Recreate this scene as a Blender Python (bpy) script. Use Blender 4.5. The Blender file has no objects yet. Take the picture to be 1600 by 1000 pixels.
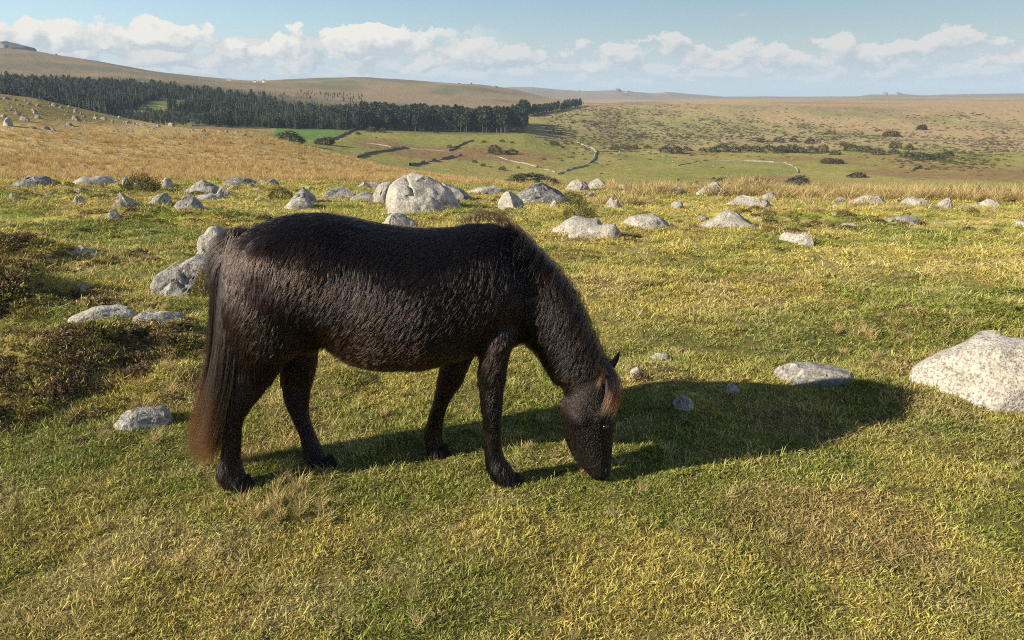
import bpy, math, random
import numpy as np
from mathutils import Vector, Matrix, kdtree
R = math.radians
rng = np.random.default_rng(7)
random.seed(7)
scene = bpy.context.scene
col = scene.collection

# ------------------------------------------------------------------ camera
CAM_Z = 1.65
FPX = 1200.0                       # focal length in pixels of the 1600 x 1000 photograph
PITCH = math.atan(350.0 / FPX)     # the horizon lies 350 px above the centre
cam = bpy.data.cameras.new('camera')
cam.sensor_width = 36.0
cam.lens = FPX / 1600.0 * 36.0
cam.clip_start = 0.05
cam.clip_end = 60000.0
cam_o = bpy.data.objects.new('camera', cam)
cam_o.location = (0, 0, CAM_Z)
cam_o.rotation_euler = (math.pi / 2 - PITCH, 0, 0)
col.objects.link(cam_o)
scene.camera = cam_o

# ------------------------------------------------------------------ light, exposure
SUN_AZ = R(21.5)                   # light travels towards +x, swung this much towards +y
SUN_EL = R(24.5)
sun = bpy.data.lights.new('sun', 'SUN')
sun.energy = 5.0
sun.angle = R(0.53)
sun.color = (1.0, 0.90, 0.74)
sun_o = bpy.data.objects.new('sun', sun)
ldir = Vector((math.cos(SUN_AZ) * math.cos(SUN_EL), math.sin(SUN_AZ) * math.cos(SUN_EL), -math.sin(SUN_EL)))
sun_o.rotation_euler = ldir.to_track_quat('-Z', 'Y').to_euler()
sun_o.location = (-20, -10, 30)
col.objects.link(sun_o)

scene.view_settings.view_transform = 'Standard'
scene.view_settings.look = 'None'
scene.view_settings.exposure = 0.95
scene.view_settings.gamma = 1.0
scene.view_settings.use_curve_mapping = False
cy = scene.cycles
cy.use_denoising = False
cy.denoiser = 'OPENIMAGEDENOISE'
cy.denoising_input_passes = 'RGB_ALBEDO_NORMAL'
cy.filter_width = 1.1
cy.max_bounces = 6
cy.diffuse_bounces = 2
cy.glossy_bounces = 2
cy.transmission_bounces = 4
cy.volume_bounces = 0
cy.transparent_max_bounces = 8
cy.sample_clamp_indirect = 4.0
scene.cycles_curves.shape = 'RIBBONS'
scene.render.film_transparent = False


class NT:
    """small helper to write node trees"""
    def __init__(self, tree):
        self.t = tree
        self.n = tree.nodes
        self.l = tree.links

    def new(self, typ, **kw):
        nd = self.n.new(typ)
        for k, v in kw.items():
            setattr(nd, k, v)
        return nd

    def put(self, sock, v):
        if v is None:
            return
        if hasattr(v, 'is_output'):
            self.l.new(v, sock)
        else:
            if isinstance(v, (tuple, list)) and len(v) == 3 and sock.type == 'RGBA':
                v = (*v, 1.0)
            sock.default_value = v

    def m(self, op, a, b=None, c=None, clamp=False):
        nd = self.new('ShaderNodeMath', operation=op, use_clamp=clamp)
        self.put(nd.inputs[0], a)
        self.put(nd.inputs[1], b)
        self.put(nd.inputs[2], c)
        return nd.outputs[0]

    def mix(self, f, a, b, blend='MIX'):
        nd = self.new('ShaderNodeMix', data_type='RGBA', blend_type=blend)
        self.put(nd.inputs[0], f)
        self.put(nd.inputs[6], a)
        self.put(nd.inputs[7], b)
        return nd.outputs[2]

    def noise(self, vec, scale, detail=4, rough=0.55, out=0, lac=2.0, dist=0.0):
        nd = self.new('ShaderNodeTexNoise')
        if vec is not None:
            self.l.new(vec, nd.inputs['Vector'])
        nd.inputs['Scale'].default_value = scale
        nd.inputs['Detail'].default_value = detail
        nd.inputs['Roughness'].default_value = rough
        nd.inputs['Lacunarity'].default_value = lac
        nd.inputs['Distortion'].default_value = dist
        return nd.outputs[out]

    def ramp(self, f, a, b, lo=0.0, hi=1.0, smooth=True):
        nd = self.new('ShaderNodeMapRange')
        nd.interpolation_type = 'SMOOTHSTEP' if smooth else 'LINEAR'
        self.put(nd.inputs[0], f)
        for i, v in zip((1, 2, 3, 4), (a, b, lo, hi)):
            self.put(nd.inputs[i], v)
        return nd.outputs[0]

    def xyz(self, x, y, z):
        nd = self.new('ShaderNodeCombineXYZ')
        for i, v in enumerate((x, y, z)):
            self.put(nd.inputs[i], v)
        return nd.outputs[0]


# ------------------------------------------------------------------ world: clear autumn sky with a bank of cumulus
world = bpy.data.worlds.new('World')
scene.world = world
world.use_nodes = True
W = NT(world.node_tree)
W.n.clear()
sky = W.new('ShaderNodeTexSky', sky_type='NISHITA')
sky.sun_disc = False
sky.sun_elevation = SUN_EL
sky.sun_rotation = math.atan2(ldir.x, -ldir.y)
sky.altitude = 300.0
sky.air_density = 1.0
sky.dust_density = 0.6
sky.ozone_density = 1.6
SKY_STRENGTH = 0.061
tc = W.new('ShaderNodeTexCoord')
sep = W.new('ShaderNodeSeparateXYZ')
W.l.new(tc.outputs['Generated'], sep.inputs[0])
u = W.m('ARCTAN2', sep.outputs[0], sep.outputs[1])
v = W.m('ARCSINE', sep.outputs[2])


def cloud_layer(seed, vc, up, down, ks, ratio, thr, soft, du=0.010, dv=0.012, amp=1.0, topvar=0.02, kt=5.0):
    """returns (cover, light) of one bank: centre elevation vc, extent up / down (radians)"""
    def dens(ou, ov):
        uu = W.m('ADD', u, ou)
        vv = W.m('ADD', v, ov)
        p = W.xyz(W.m('MULTIPLY', uu, ks), W.m('MULTIPLY', vv, ks * ratio), seed)
        f = W.noise(p, 1.0, 9, 0.57)
        lowf = W.noise(W.xyz(W.m('MULTIPLY', uu, kt), 0.0, seed + 3.1), 1.0, 2, 0.5)
        centre = W.m('MULTIPLY_ADD', W.m('SUBTRACT', lowf, 0.5), topvar * 4.0, vc)
        rel = W.m('SUBTRACT', vv, centre)
        hi = W.m('DIVIDE', W.m('MAXIMUM', rel, 0.0), up)
        lo = W.m('DIVIDE', W.m('MAXIMUM', W.m('MULTIPLY', rel, -1.0), 0.0), down)
        fall = W.m('ADD', W.m('MULTIPLY', hi, hi), W.m('MULTIPLY', lo, lo))
        return W.m('SUBTRACT', W.m('MULTIPLY', f, amp), W.m('MULTIPLY', fall, 0.30))
    d0 = dens(0.0, 0.0)
    d1 = dens(-du, dv)
    cover = W.ramp(d0, thr, thr + soft)
    light = W.m('MULTIPLY_ADD', W.m('SUBTRACT', d0, d1), 6.0, 0.42, clamp=True)
    return cover, light


K = 1.0 / (SKY_STRENGTH * 2 ** scene.view_settings.exposure)   # display-referred cloud tones


def cc(r, g, b):
    return (r * K, g * K, b * K, 1.0)


sky_col = W.mix(1.0, sky.outputs[0], (0.95, 0.985, 1.05), 'MULTIPLY')
base = sky_col
# pale veil low over the horizon
veil_n = W.noise(W.xyz(W.m('MULTIPLY', u, 7.0), W.m('MULTIPLY', v, 60.0), 4.4), 1.0, 5, 0.55)
veil = W.m('MULTIPLY', W.ramp(v, 0.085, 0.02), W.ramp(veil_n, 0.25, 0.62, 0.60, 0.90))
base = W.mix(veil, base, cc(0.53, 0.635, 0.70))
# thin grey scraps high up
cv, lt = cloud_layer(21.0, 0.088, 0.020, 0.020, 13.0, 2.6, 0.575, 0.10, amp=1.0, topvar=0.012)
base = W.mix(W.m('MULTIPLY', cv, 0.6), base, W.mix(lt, cc(0.42, 0.48, 0.53), cc(0.62, 0.63, 0.62)))
# low far bank: grey bellies, pale lit scraps
cv, lt = cloud_layer(8.9, 0.026, 0.024, 0.020, 26.0, 2.4, 0.385, 0.09, du=.007, dv=.008, topvar=0.004)
base = W.mix(W.m('MULTIPLY', cv, 0.75), base, W.mix(lt, cc(0.50, 0.59, 0.64), cc(0.70, 0.72, 0.72)))
# greyer broken cumulus
cv, lt = cloud_layer(5.3, 0.047, 0.029, 0.030, 22.0, 1.55, 0.40, 0.055, du=.008, dv=.010, topvar=0.007)
base = W.mix(W.m('MULTIPLY', cv, 0.90), base, W.mix(lt, cc(0.49, 0.555, 0.60), cc(0.78, 0.75, 0.71)))
# tall white cumulus, towards -x
cv, lt = cloud_layer(11.7, 0.060, 0.031, 0.026, 18.0, 1.2, 0.405, 0.04, du=.009, dv=.011, topvar=0.009, kt=9.0)
west = W.ramp(u, 0.02, -0.16)
base = W.mix(W.m('MULTIPLY', cv, west), base, W.mix(lt, cc(0.55, 0.60, 0.635), cc(0.92, 0.87, 0.79)))
bg = W.new('ShaderNodeBackground')
W.l.new(base, bg.inputs[0])
bg.inputs[1].default_value = SKY_STRENGTH
world.cycles.sampling_method = 'NONE'
wo = W.new('ShaderNodeOutputWorld')
W.l.new(bg.outputs[0], wo.inputs[0])

# ------------------------------------------------------------------ numpy noise
def _hash(ix, iy, iz, seed):
    h = (ix.astype(np.int64) * 374761393 + iy.astype(np.int64) * 668265263 + iz.astype(np.int64) * 2147483647 + seed * 1274126177) & 0xFFFFFFFF
    h = ((h ^ (h >> 13)) * 1274126177) & 0xFFFFFFFF
    h = ((h ^ (h >> 16)) * 2246822519) & 0xFFFFFFFF
    return ((h ^ (h >> 15)) & 0xFFFFFF).astype(np.float64) / 0xFFFFFF


def vnoise(x, y, z=None, seed=0):
    x = np.asarray(x, float); y = np.asarray(y, float)
    z = np.zeros_like(x) if z is None else np.asarray(z, float)
    ix, iy, iz = np.floor(x), np.floor(y), np.floor(z)
    fx, fy, fz = x - ix, y - iy, z - iz
    fx, fy, fz = (t * t * t * (t * (t * 6 - 15) + 10) for t in (fx, fy, fz))
    out = 0.0
    for dx in (0, 1):
        wx = fx if dx else 1 - fx
        for dy in (0, 1):
            wy = fy if dy else 1 - fy
            for dz in (0, 1):
                wz = fz if dz else 1 - fz
                out = out + wx * wy * wz * _hash(ix + dx, iy + dy, iz + dz, seed)
    return out * 2 - 1


def fbm(x, y, z=None, octaves=4, seed=0, gain=0.5):
    a, f, s, n = 1.0, 1.0, 0.0, 0.0
    for o in range(octaves):
        s = s + a * vnoise(x * f + 17.3 * o, y * f - 9.1 * o, None if z is None else z * f + 4.7 * o, seed + o)
        n += a
        a *= gain
        f *= 2.03
    return s / n


def sstep(a, b, x):
    t = np.clip((x - a) / (b - a), 0, 1)
    return t * t * (3 - 2 * t)


# ------------------------------------------------------------------ pixel rays and the land
CP, SP = math.cos(PITCH), math.sin(PITCH)


def ray(px, py):
    a = (np.asarray(px, float) - 800) / FPX
    b = (500 - np.asarray(py, float)) / FPX
    return a, CP + b * SP, -SP + b * CP          # x, y, z


def az_el(px, py):
    x, y, z = ray(px, py)
    return np.arctan2(x, y), z / np.hypot(x, y)


def project(x, y, z):
    zz = z - CAM_Z
    depth = y * CP - zz * SP
    upc = y * SP + zz * CP
    depth = np.where(depth > 0.05, depth, 0.05)
    return 800 + FPX * x / depth, 500 - FPX * upc / depth


RINGS = [
    (24.0, [(-600, 282), (0, 285), (300, 285), (600, 288), (800, 292), (1000, 297), (1300, 303), (1600, 307)]),
    (34.0, [(-600, 262), (0, 275), (300, 277), (500, 280), (650, 285), (760, 290), (850, 300), (1000, 312), (1600, 324)]),
    (60.0, [(-600, 200), (0, 240), (200, 248), (400, 257), (550, 268), (650, 277), (760, 287), (850, 303), (1000, 330), (1600, 350)]),
    (150.0, [(-600, 120), (0, 148), (60, 156), (120, 170), (200, 187), (300, 201), (380, 208), (450, 224), (520, 241), (600, 262),
             (700, 279), (780, 289), (850, 305), (1000, 330), (1600, 345)]),
    (260.0, [(-600, 165), (0, 190), (400, 238), (520, 264), (600, 279), (700, 292), (800, 303), (1000, 318), (1600, 325)]),
    (450.0, [(-600, 190), (0, 205), (380, 228), (450, 232), (550, 255), (650, 270), (750, 283), (850, 290), (1000, 293), (1300, 296), (1600, 302)]),
    (650.0, [(-600, 185), (0, 192), (400, 213), (550, 229), (650, 241), (800, 255), (1000, 262), (1300, 270), (1600, 274)]),
    (900.0, [(-600, 165), (0, 172), (250, 186), (400, 197), (550, 202), (700, 206), (820, 207), (900, 222), (1000, 233), (1300, 239), (1600, 242)]),
    (1150.0, [(-600, 135), (0, 146), (250, 160), (400, 172), (550, 182), (700, 188), (820, 188), (900, 190), (1000, 198), (1300, 207), (1600, 210)]),
    (1500.0, [(-600, 115), (0, 129), (200, 135), (300, 143), (420, 152), (520, 164), (650, 172), (820, 172), (870, 168), (920, 164),
              (1100, 163), (1250, 166), (1400, 172), (1600, 174)]),
    (2200.0, [(-600, 80), (0, 103), (200, 114), (350, 131), (420, 138), (550, 144), (700, 150), (820, 158), (900, 165), (1000, 166), (1200, 161), (1600, 160)]),
    (3000.0, [(-600, 40), (-60, 74), (0, 74), (45, 78), (100, 87), (150, 95), (250, 113), (350, 124), (400, 127), (500, 122), (570, 121), (620, 124),
              (680, 129), (750, 132), (800, 139), (850, 151), (900, 160), (1000, 162), (1100, 158), (1200, 157), (1600, 156)]),
    (4200.0, [(-600, 120), (0, 130), (400, 134), (600, 134), (800, 148), (900, 157), (1100, 155), (1600, 153)]),
    (7000.0, [(-600, 124), (250, 125), (320, 121), (345, 122), (400, 128), (600, 135), (760, 139), (800, 136), (830, 136), (870, 140), (905, 142),
              (930, 142), (960, 141), (985, 143), (1020, 146), (1045, 144), (1080, 147), (1130, 151), (1200, 151), (1340, 151), (1360, 148), (1410, 147),
              (1440, 149), (1520, 147), (1600, 146), (1800, 147)]),
    (11000.0, [(-600, 160), (1800, 160)]),
    (16000.0, [(-600, 170), (1800, 170)]),
]
RL = np.array([math.log(r) for r, _ in RINGS])
RING_AE = []
for _r, pts in RINGS:
    a, e = az_el([p[0] for p in pts], [p[1] for p in pts])
    RING_AE.append((a, e))
Z24 = (24.0, RING_AE[0][1] * 24.0 + CAM_Z)
NEAR_R = np.array([0, 4.5, 7, 9, 11.5, 14, 18, 21, 24.0])
NEAR_S = np.array([0, 0, 0.04, 0.11, 0.23, 0.38, 0.63, 0.81, 1.0])


def base_height(x, y):
    x = np.asarray(x, float); y = np.asarray(y, float)
    r = np.maximum(np.hypot(x, y), 1e-3)
    az = np.arctan2(x, y)
    E = np.stack([np.interp(az, a, e) for a, e in RING_AE])
    znear = np.interp(r, NEAR_R, NEAR_S) * (E[0] * 24.0 + CAM_Z)
    lr = np.clip(np.log(r), RL[0], RL[-1] - 1e-6)
    k = np.clip(np.searchsorted(RL, lr, side='right') - 1, 0, len(RL) - 2)
    d = (E[1:] - E[:-1]) / (RL[1:] - RL[:-1])[(...,) + (None,) * x.ndim]
    sl = np.zeros_like(E)
    prod = d[1:] * d[:-1]
    sl[1:-1] = np.where(prod > 0, 2 * prod / np.where(np.abs(d[1:] + d[:-1]) < 1e-12, 1e-12, d[1:] + d[:-1]), 0)
    sl[0], sl[-1] = d[0], d[-1]
    take = lambda A, kk: np.take_along_axis(A, kk[None], 0)[0]
    h = RL[k + 1] - RL[k]
    t = (lr - RL[k]) / h
    e0, e1, s0, s1 = take(E, k), take(E, k + 1), take(sl, k), take(sl, k + 1)
    Ei = (2 * t**3 - 3 * t**2 + 1) * e0 + (t**3 - 2 * t**2 + t) * h * s0 + (-2 * t**3 + 3 * t**2) * e1 + (t**3 - t**2) * h * s1
    zfar = CAM_Z + Ei * r
    return np.where(r < 24.0, znear, zfar)


# hummocks of the near moor: pixel of the foot, radius (m), height (m)
HUMMOCKS_PX = [(15, 402, .55, .27), (95, 408, .35, .10), (15, 474, .46, .33), (110, 500, .4, .06), (185, 530, .32, .15), (60, 580, .50, .16),
               (130, 590, .35, .12), (0, 640, .4, .10), (290, 545, .45, .12), (275, 600, .25, .07), (255, 342, 1.1, .16), (330, 345, .6, .10), (230, 296, 1.0, .18),
               (1290, 350, .9, .14), (1440, 505, .45, .11), (1520, 490, .3, .09), (1065, 645, .20, .07), (1030, 590, .28, .09), (1345, 612, .25, .08),
               (905, 335, .8, .16), (950, 362, .8, .10), (520, 600, .2, .07), (1180, 340, 1.2, .10), (1400, 340, 1.4, .12), (100, 330, 1.2, .10),
               (700, 335, 1.0, .05), (150, 470, .5, .05), (1150, 300, 1.2, .15), (1560, 350, 1.3, .12), (1420, 395, .6, .06), (870, 700, .25, .02)]
HUM = []


def hit(px, py, fn=None, rmin=1.2, rmax=9000.0):
    """first point of the land along a pixel's ray"""
    fn = fn or ground
    a, e = az_el(px, py)
    rr = np.exp(np.linspace(math.log(rmin), math.log(rmax), 5000))
    x, y = rr * math.sin(a), rr * math.cos(a)
    te = (fn(x, y) - CAM_Z) / rr
    ok = np.nonzero(te >= e)[0]
    i = ok[0] if len(ok) else int(np.argmax(te))
    return float(x[i]), float(y[i]), float(fn(x[i:i + 1], y[i:i + 1])[0])


def ground(x, y):
    x = np.asarray(x, float); y = np.asarray(y, float)
    z = base_height(x, y)
    r = np.hypot(x, y)
    # relief that grows with distance
    near = np.exp(-(r / 60.0) ** 2)
    z = z + near * sstep(0.5, 6, r) * (0.035 * fbm(x * 1.1, y * 1.1, octaves=3, seed=3)) + near * (0.018 + 0.016 * sstep(3.6, 6, r)) * fbm(x * 4, y * 4, octaves=3, seed=9) + near * sstep(5, 9, r) * .05 * np.maximum(fbm(x * 1.6, y * 1.6, octaves=3, seed=13) - .1, 0) * 2
    z = z + sstep(30, 70, r) * (1 - sstep(180, 260, r)) * 0.35 * fbm(x * .12, y * .12, octaves=4, seed=15)
    z = z + sstep(300, 600, r) * (r * 0.0011) * fbm(x / (30 + 0 * r), y / 30, octaves=3, seed=21) * (1 - sstep(1800, 2600, r))
    z = z + sstep(1800, 2600, r) * 4.0 * fbm(x / 160, y / 160, octaves=4, seed=25)
    for hx, hy, hr, hh in HUM:
        d2 = (x - hx) ** 2 + (y - hy) ** 2
        msk = d2 < (3 * hr) ** 2
        if msk.any():
            w = 1 + 0.45 * vnoise(x * 2.2 / hr * .5, y * 2.2 / hr * .5, seed=int(hx * 100) % 97) * msk
            z = z + np.where(msk, hh * np.exp(-d2 / (hr * hr) * 1.4 * w), 0)
    return z


for px, py, hr, hh in HUMMOCKS_PX:
    hx, hy, hz = hit(px, py, base_height, rmax=40)
    HUM.append((hx, hy, hr, hh))


def in_poly(px, py, poly):
    inside = np.zeros(np.shape(px), bool)
    n = len(poly)
    for i in range(n):
        x0, y0 = poly[i]
        x1, y1 = poly[(i + 1) % n]
        c = ((y0 > py) != (y1 > py)) & (px < (x1 - x0) * (py - y0) / ((y1 - y0) if y1 != y0 else 1e-9) + x0)
        inside ^= c
    return inside


def lerp(a, b, f):
    f = np.asarray(f)[..., None]
    return np.asarray(a, float) * (1 - f) + np.asarray(b, float) * f


GREEN, YELLOW, STRAW, BROWN = (.205, .238, .036), (.43, .365, .088), (.60, .49, .215), (.28, .18, .075)


def turf_colour(x, y):
    """what grows where on the grazed turf"""
    n1 = fbm(x * .9, y * .9, octaves=3, seed=31)
    n2 = fbm(x * 2.7 + 5, y * 2.7, octaves=3, seed=37)
    n3 = fbm(x * .8 - 9, y * 1.1, octaves=4, seed=41)
    c = lerp(YELLOW, GREEN, sstep(-.12, .42, n1 + .35 * n2))
    c = lerp(c, STRAW, .55 * sstep(.08, .5, n2 - .2 * n1))
    c = lerp(c, BROWN, .50 * sstep(.30, .56, n3 + .25 * n2 + .10 * sstep(6, 10, np.hypot(x, y))))
    px, py = project(x, y, 0 * x)
    lush = np.exp(-(((px - 1080) / 240) ** 2 + ((py - 545) / 45) ** 2)) + np.exp(-(((px - 1500) / 160) ** 2 + ((py - 690) / 50) ** 2)) \
        + .9 * np.exp(-(((px - 160) / 160) ** 2 + ((py - 345) / 14) ** 2)) + .8 * np.exp(-(((px - 120) / 130) ** 2 + ((py - 720) / 60) ** 2))
    c = lerp(c, (.125, .19, .022), np.clip(lush * (.65 + .5 * n2), 0, .8))
    return np.clip(c, .01, 1)


STRAWHILL, SPURGREEN = (.47, .33, .135), (.25, .195, .07)
FIELD, FIELD2, BRACKEN, MOOR, HEATH = (.235, .225, .050), (.32, .265, .072), (.25, .150, .062), (.39, .275, .14), (.245, .18, .10)


def land_colour(x, y, z):
    r = np.hypot(x, y)
    px, py = project(x, y, z)
    c = turf_colour(x, y)
    c = lerp(c, np.array((.085, .062, .026)), .75 * sstep(13, 7, r))      # dead thatch and soil, with the dark gaps between blades painted in
    n = fbm(x / 9, y / 9, octaves=4, seed=51)
    spur = lerp(STRAWHILL, (.36, .24, .09), sstep(.1, .6, n))
    spur = lerp(spur, SPURGREEN, sstep(.0, 1, (205 - 0.02 * px - py) / 22 + .5 * n) * sstep(420, 250, px))
    c = lerp(c, spur, sstep(21, 27, r + 2.5 * fbm(x / 2, y / 2, octaves=2, seed=52)))
    n1 = fbm(x / 110, y / 160, octaves=4, seed=53)
    n2 = fbm(x / 28, y / 60, octaves=4, seed=55)
    valley = lerp(FIELD, FIELD2, sstep(-.25, .35, n1 + .3 * n2))
    valley = lerp(valley, BRACKEN, .85 * sstep(.12, .36, fbm(x / 75 + 3, y / 140, octaves=4, seed=57) + .25 * n2))
    bright = in_poly(px, py, [(430, 199), (560, 196), (566, 198), (520, 220), (470, 218), (428, 214)])
    valley = np.where(bright[..., None], np.array((.13, .21, .035)), valley)
    rowan = in_poly(px, py, [(930, 240), (1250, 255), (1240, 272), (1100, 278), (900, 285), (880, 268)])
    valley = np.where(rowan[..., None], lerp(FIELD, FIELD2, sstep(-.1, .7, n2)), valley)
    c = lerp(c, valley, sstep(190, 240, r))
    gorsehill = sstep(880, 1020, r) * sstep(780, 880, px)
    gh = lerp((.33, .275, .115), (.255, .225, .085), sstep(-.2, .4, n2))
    gh = lerp(gh, MOOR, sstep(1150, 1500, px + 500 * n1 - 1.1 * (py - 165)) * .9)
    gh = lerp(gh, HEATH, .6 * sstep(.18, .45, fbm(x / 40, y / 120, octaves=4, seed=59)))
    c = lerp(c, gh, gorsehill)
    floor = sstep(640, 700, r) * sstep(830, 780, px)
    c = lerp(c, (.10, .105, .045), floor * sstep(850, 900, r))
    clearing = in_poly(px, py, [(200, 176), (240, 158), (292, 155), (300, 166), (240, 174)])
    c = np.where(clearing[..., None], np.array((.26, .27, .08)), c)
    moor = lerp(MOOR, HEATH, sstep(-.05, .5, fbm(x / 260, y / 420, octaves=5, seed=61)))
    hill = lerp((.265, .19, .095), (.165, .14, .065), sstep(-.2, .4, fbm(x / 180, y / 260, octaves=5, seed=63)))
    moor = lerp(moor, hill, sstep(900, 780, px))
    c = lerp(c, moor, sstep(1380, 1560, r))
    c = lerp(c, (.25, .20, .145), sstep(3600, 5200, r))
    return c


def mat(name):
    m = bpy.data.materials.new(name)
    m.use_nodes = True
    t = NT(m.node_tree)
    t.n.clear()
    out = t.new('ShaderNodeOutputMaterial')
    b = t.new('ShaderNodeBsdfPrincipled')
    t.l.new(b.outputs[0], out.inputs[0])
    return m, t, b, out


def link(o, parent=None):
    col.objects.link(o)
    if parent is not None:
        o.parent = parent
    return o


def tag(o, label=None, cat=None, group=None, kind=None):
    kind = kind or ('thing' if cat else None)
    for k, val in (('label', label), ('category', cat), ('group', group), ('kind', kind)):
        if val:
            o[k] = val
    return o


def mesh_np(name, verts, faces, smooth=True):
    me = bpy.data.meshes.new(name)
    me.from_pydata([tuple(p) for p in np.asarray(verts, float)], [], [tuple(int(i) for i in f) for f in faces])
    me.update()
    if smooth:
        me.polygons.foreach_set('use_smooth', np.ones(len(me.polygons), bool))
    return me


def grid_mesh(name, V, wrap=False):
    """V: (rows, cols, 3) array -> quad mesh, fast"""
    nr, nc = V.shape[:2]
    idx = np.arange(nr * nc).reshape(nr, nc)
    if wrap:
        idx = np.concatenate([idx, idx[:, :1]], 1)
    q = np.stack([idx[:-1, :-1], idx[:-1, 1:], idx[1:, 1:], idx[1:, :-1]], -1).reshape(-1, 4)
    me = bpy.data.meshes.new(name)
    me.vertices.add(nr * nc)
    me.vertices.foreach_set('co', V.reshape(-1).astype(np.float32))
    me.loops.add(q.size)
    me.loops.foreach_set('vertex_index', q.reshape(-1).astype(np.int32))
    me.polygons.add(len(q))
    me.polygons.foreach_set('loop_start', np.arange(0, q.size, 4, dtype=np.int32))
    me.polygons.foreach_set('use_smooth', np.ones(len(q), bool))
    me.update(calc_edges=True)
    return me


# ------------------------------------------------------------------ terrain: one sheet out to the far moor
az_in = np.linspace(R(-44), R(44), 620)
az_out = np.linspace(R(44), R(316), 150)[1:-1]
azs = np.concatenate([az_in, az_out])
rs = np.concatenate([np.exp(np.linspace(math.log(.25), math.log(26), 270)), np.exp(np.linspace(math.log(26), math.log(15500), 330))[1:]])
AA, RR = np.meshgrid(azs, rs)
GX, GY = RR * np.sin(AA), RR * np.cos(AA)
GZ = ground(GX, GY)
me = grid_mesh('terrain', np.stack([GX, GY, GZ], -1), wrap=True)
at = me.color_attributes.new('land', 'FLOAT_COLOR', 'POINT')
lc = land_colour(GX.reshape(-1), GY.reshape(-1), GZ.reshape(-1))
at.data.foreach_set('color', np.concatenate([lc, np.ones((len(lc), 1))], 1).reshape(-1).astype(np.float32))
terrain = link(bpy.data.objects.new('terrain', me))
tag(terrain, 'open moorland ground with grazed turf, straw slope, valley fields and far hills', None, None, 'structure')
m, t, b, out = mat('moor_ground')
a_ = t.new('ShaderNodeAttribute', attribute_name='land')
geo = t.new('ShaderNodeNewGeometry')
P_ = geo.outputs['Position']
dist = t.new('ShaderNodeVectorMath', operation='LENGTH')
t.l.new(P_, dist.inputs[0])
dist = dist.outputs['Value']
f1 = t.noise(P_, 9.0, 5, .6)
f2 = t.noise(P_, 55.0, 3, .6)
f3 = t.noise(P_, 1.1, 5, .62)
f4 = t.noise(P_, .14, 5, .65)
fine = t.mix(t.ramp(dist, 12, 40), f2, f1)
mid = t.mix(t.ramp(dist, 60, 220), f3, f4)
c = t.mix(1.0, a_.outputs['Color'], t.ramp(fine, .25, .75, .62, 1.32, False), 'MULTIPLY')
c = t.mix(1.0, c, t.ramp(mid, .25, .75, .70, 1.28, False), 'MULTIPLY')
t.l.new(c, b.inputs['Base Color'])
b.inputs['Roughness'].default_value = .95
b.inputs['Specular IOR Level'].default_value = .15
bp = t.new('ShaderNodeBump')
bp.inputs['Strength'].default_value = .8
bp.inputs['Distance'].default_value = 1.0
hgt = t.m('ADD', t.m('MULTIPLY', f1, .035), t.m('ADD', t.m('MULTIPLY', f3, t.ramp(dist, 20, 60, .0, .35)), t.m('MULTIPLY', f4, t.ramp(dist, 250, 700, .0, 2.5))))
t.l.new(hgt, bp.inputs['Height'])
t.l.new(bp.outputs[0], b.inputs['Normal'])
me.materials.append(m)

# ------------------------------------------------------------------ granite
def granite(name, pale, grey, lichen=.35, dark=.25, speck=1.0):
    m, t, b, out = mat(name)
    tcn = t.new('ShaderNodeTexCoord')
    oi = t.new('ShaderNodeObjectInfo')
    off = t.new('ShaderNodeVectorMath', operation='MULTIPLY_ADD')
    off.inputs[1].default_value = (40, 40, 40)
    t.l.new(t.xyz(oi.outputs['Random'], oi.outputs['Random'], oi.outputs['Random']), off.inputs[0])
    geo = t.new('ShaderNodeNewGeometry')
    t.l.new(geo.outputs['Position'], off.inputs[2])
    p = off.outputs[0]
    n1 = t.noise(p, 6.0, 6, .65)
    n2 = t.noise(p, 70.0 * speck, 3, .7)
    n3 = t.noise(p, 22.0, 4, .6)
    n4 = t.noise(p, 11.0, 5, .6, dist=.6)
    n5 = t.noise(p, 3.2, 5, .62, dist=.8)
    c = t.mix(t.ramp(n1, .38, .62), pale, grey)
    c = t.mix(t.ramp(n5, .52, .64, 0, dark), c, tuple(q * .45 for q in grey))
    c = t.mix(t.ramp(n2, .50, .60, 0, .70), c, (.105, .088, .070))
    c = t.mix(t.ramp(n2, .42, .34, 0, .45), c, (.60, .56, .48))
    c = t.mix(t.ramp(n4, .55, .63, 0, lichen), c, (.60, .575, .47))
    c = t.mix(t.ramp(n3, .57, .66, 0, dark), c, (.06, .056, .05))
    t.l.new(c, b.inputs['Base Color'])
    b.inputs['Roughness'].default_value = .88
    b.inputs['Specular IOR Level'].default_value = .25
    bp = t.new('ShaderNodeBump')
    bp.inputs['Strength'].default_value = .7
    bp.inputs['Distance'].default_value = .03
    t.l.new(t.m('ADD', t.m('MULTIPLY', n2, .35), t.m('ADD', n3, t.m('MULTIPLY', n1, .6))), bp.inputs['Height'])
    t.l.new(bp.outputs[0], b.inputs['Normal'])
    return m


G_PALE = granite('granite_pale', (.44, .40, .335), (.31, .285, .24), .45, .45)
G_WHITE = granite('granite_white_speckled', (.46, .42, .355), (.34, .31, .262), .35, .45, 1.0)
G_GREY = granite('granite_grey', (.34, .32, .285), (.22, .21, .19), .4, .65)
G_DARK = granite('granite_dark_lichened', (.27, .26, .245), (.125, .125, .125), .8, .8)


def ico(sub):
    import bmesh
    bm = bmesh.new()
    bmesh.ops.create_icosphere(bm, subdivisions=sub, radius=1.0)
    V = np.array([v.co[:] for v in bm.verts])
    Fc = np.array([[q.index for q in f.verts] for f in bm.faces])
    bm.free()
    return V, Fc


ICO = {k: ico(k) for k in (2, 3, 4, 5)}


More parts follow.
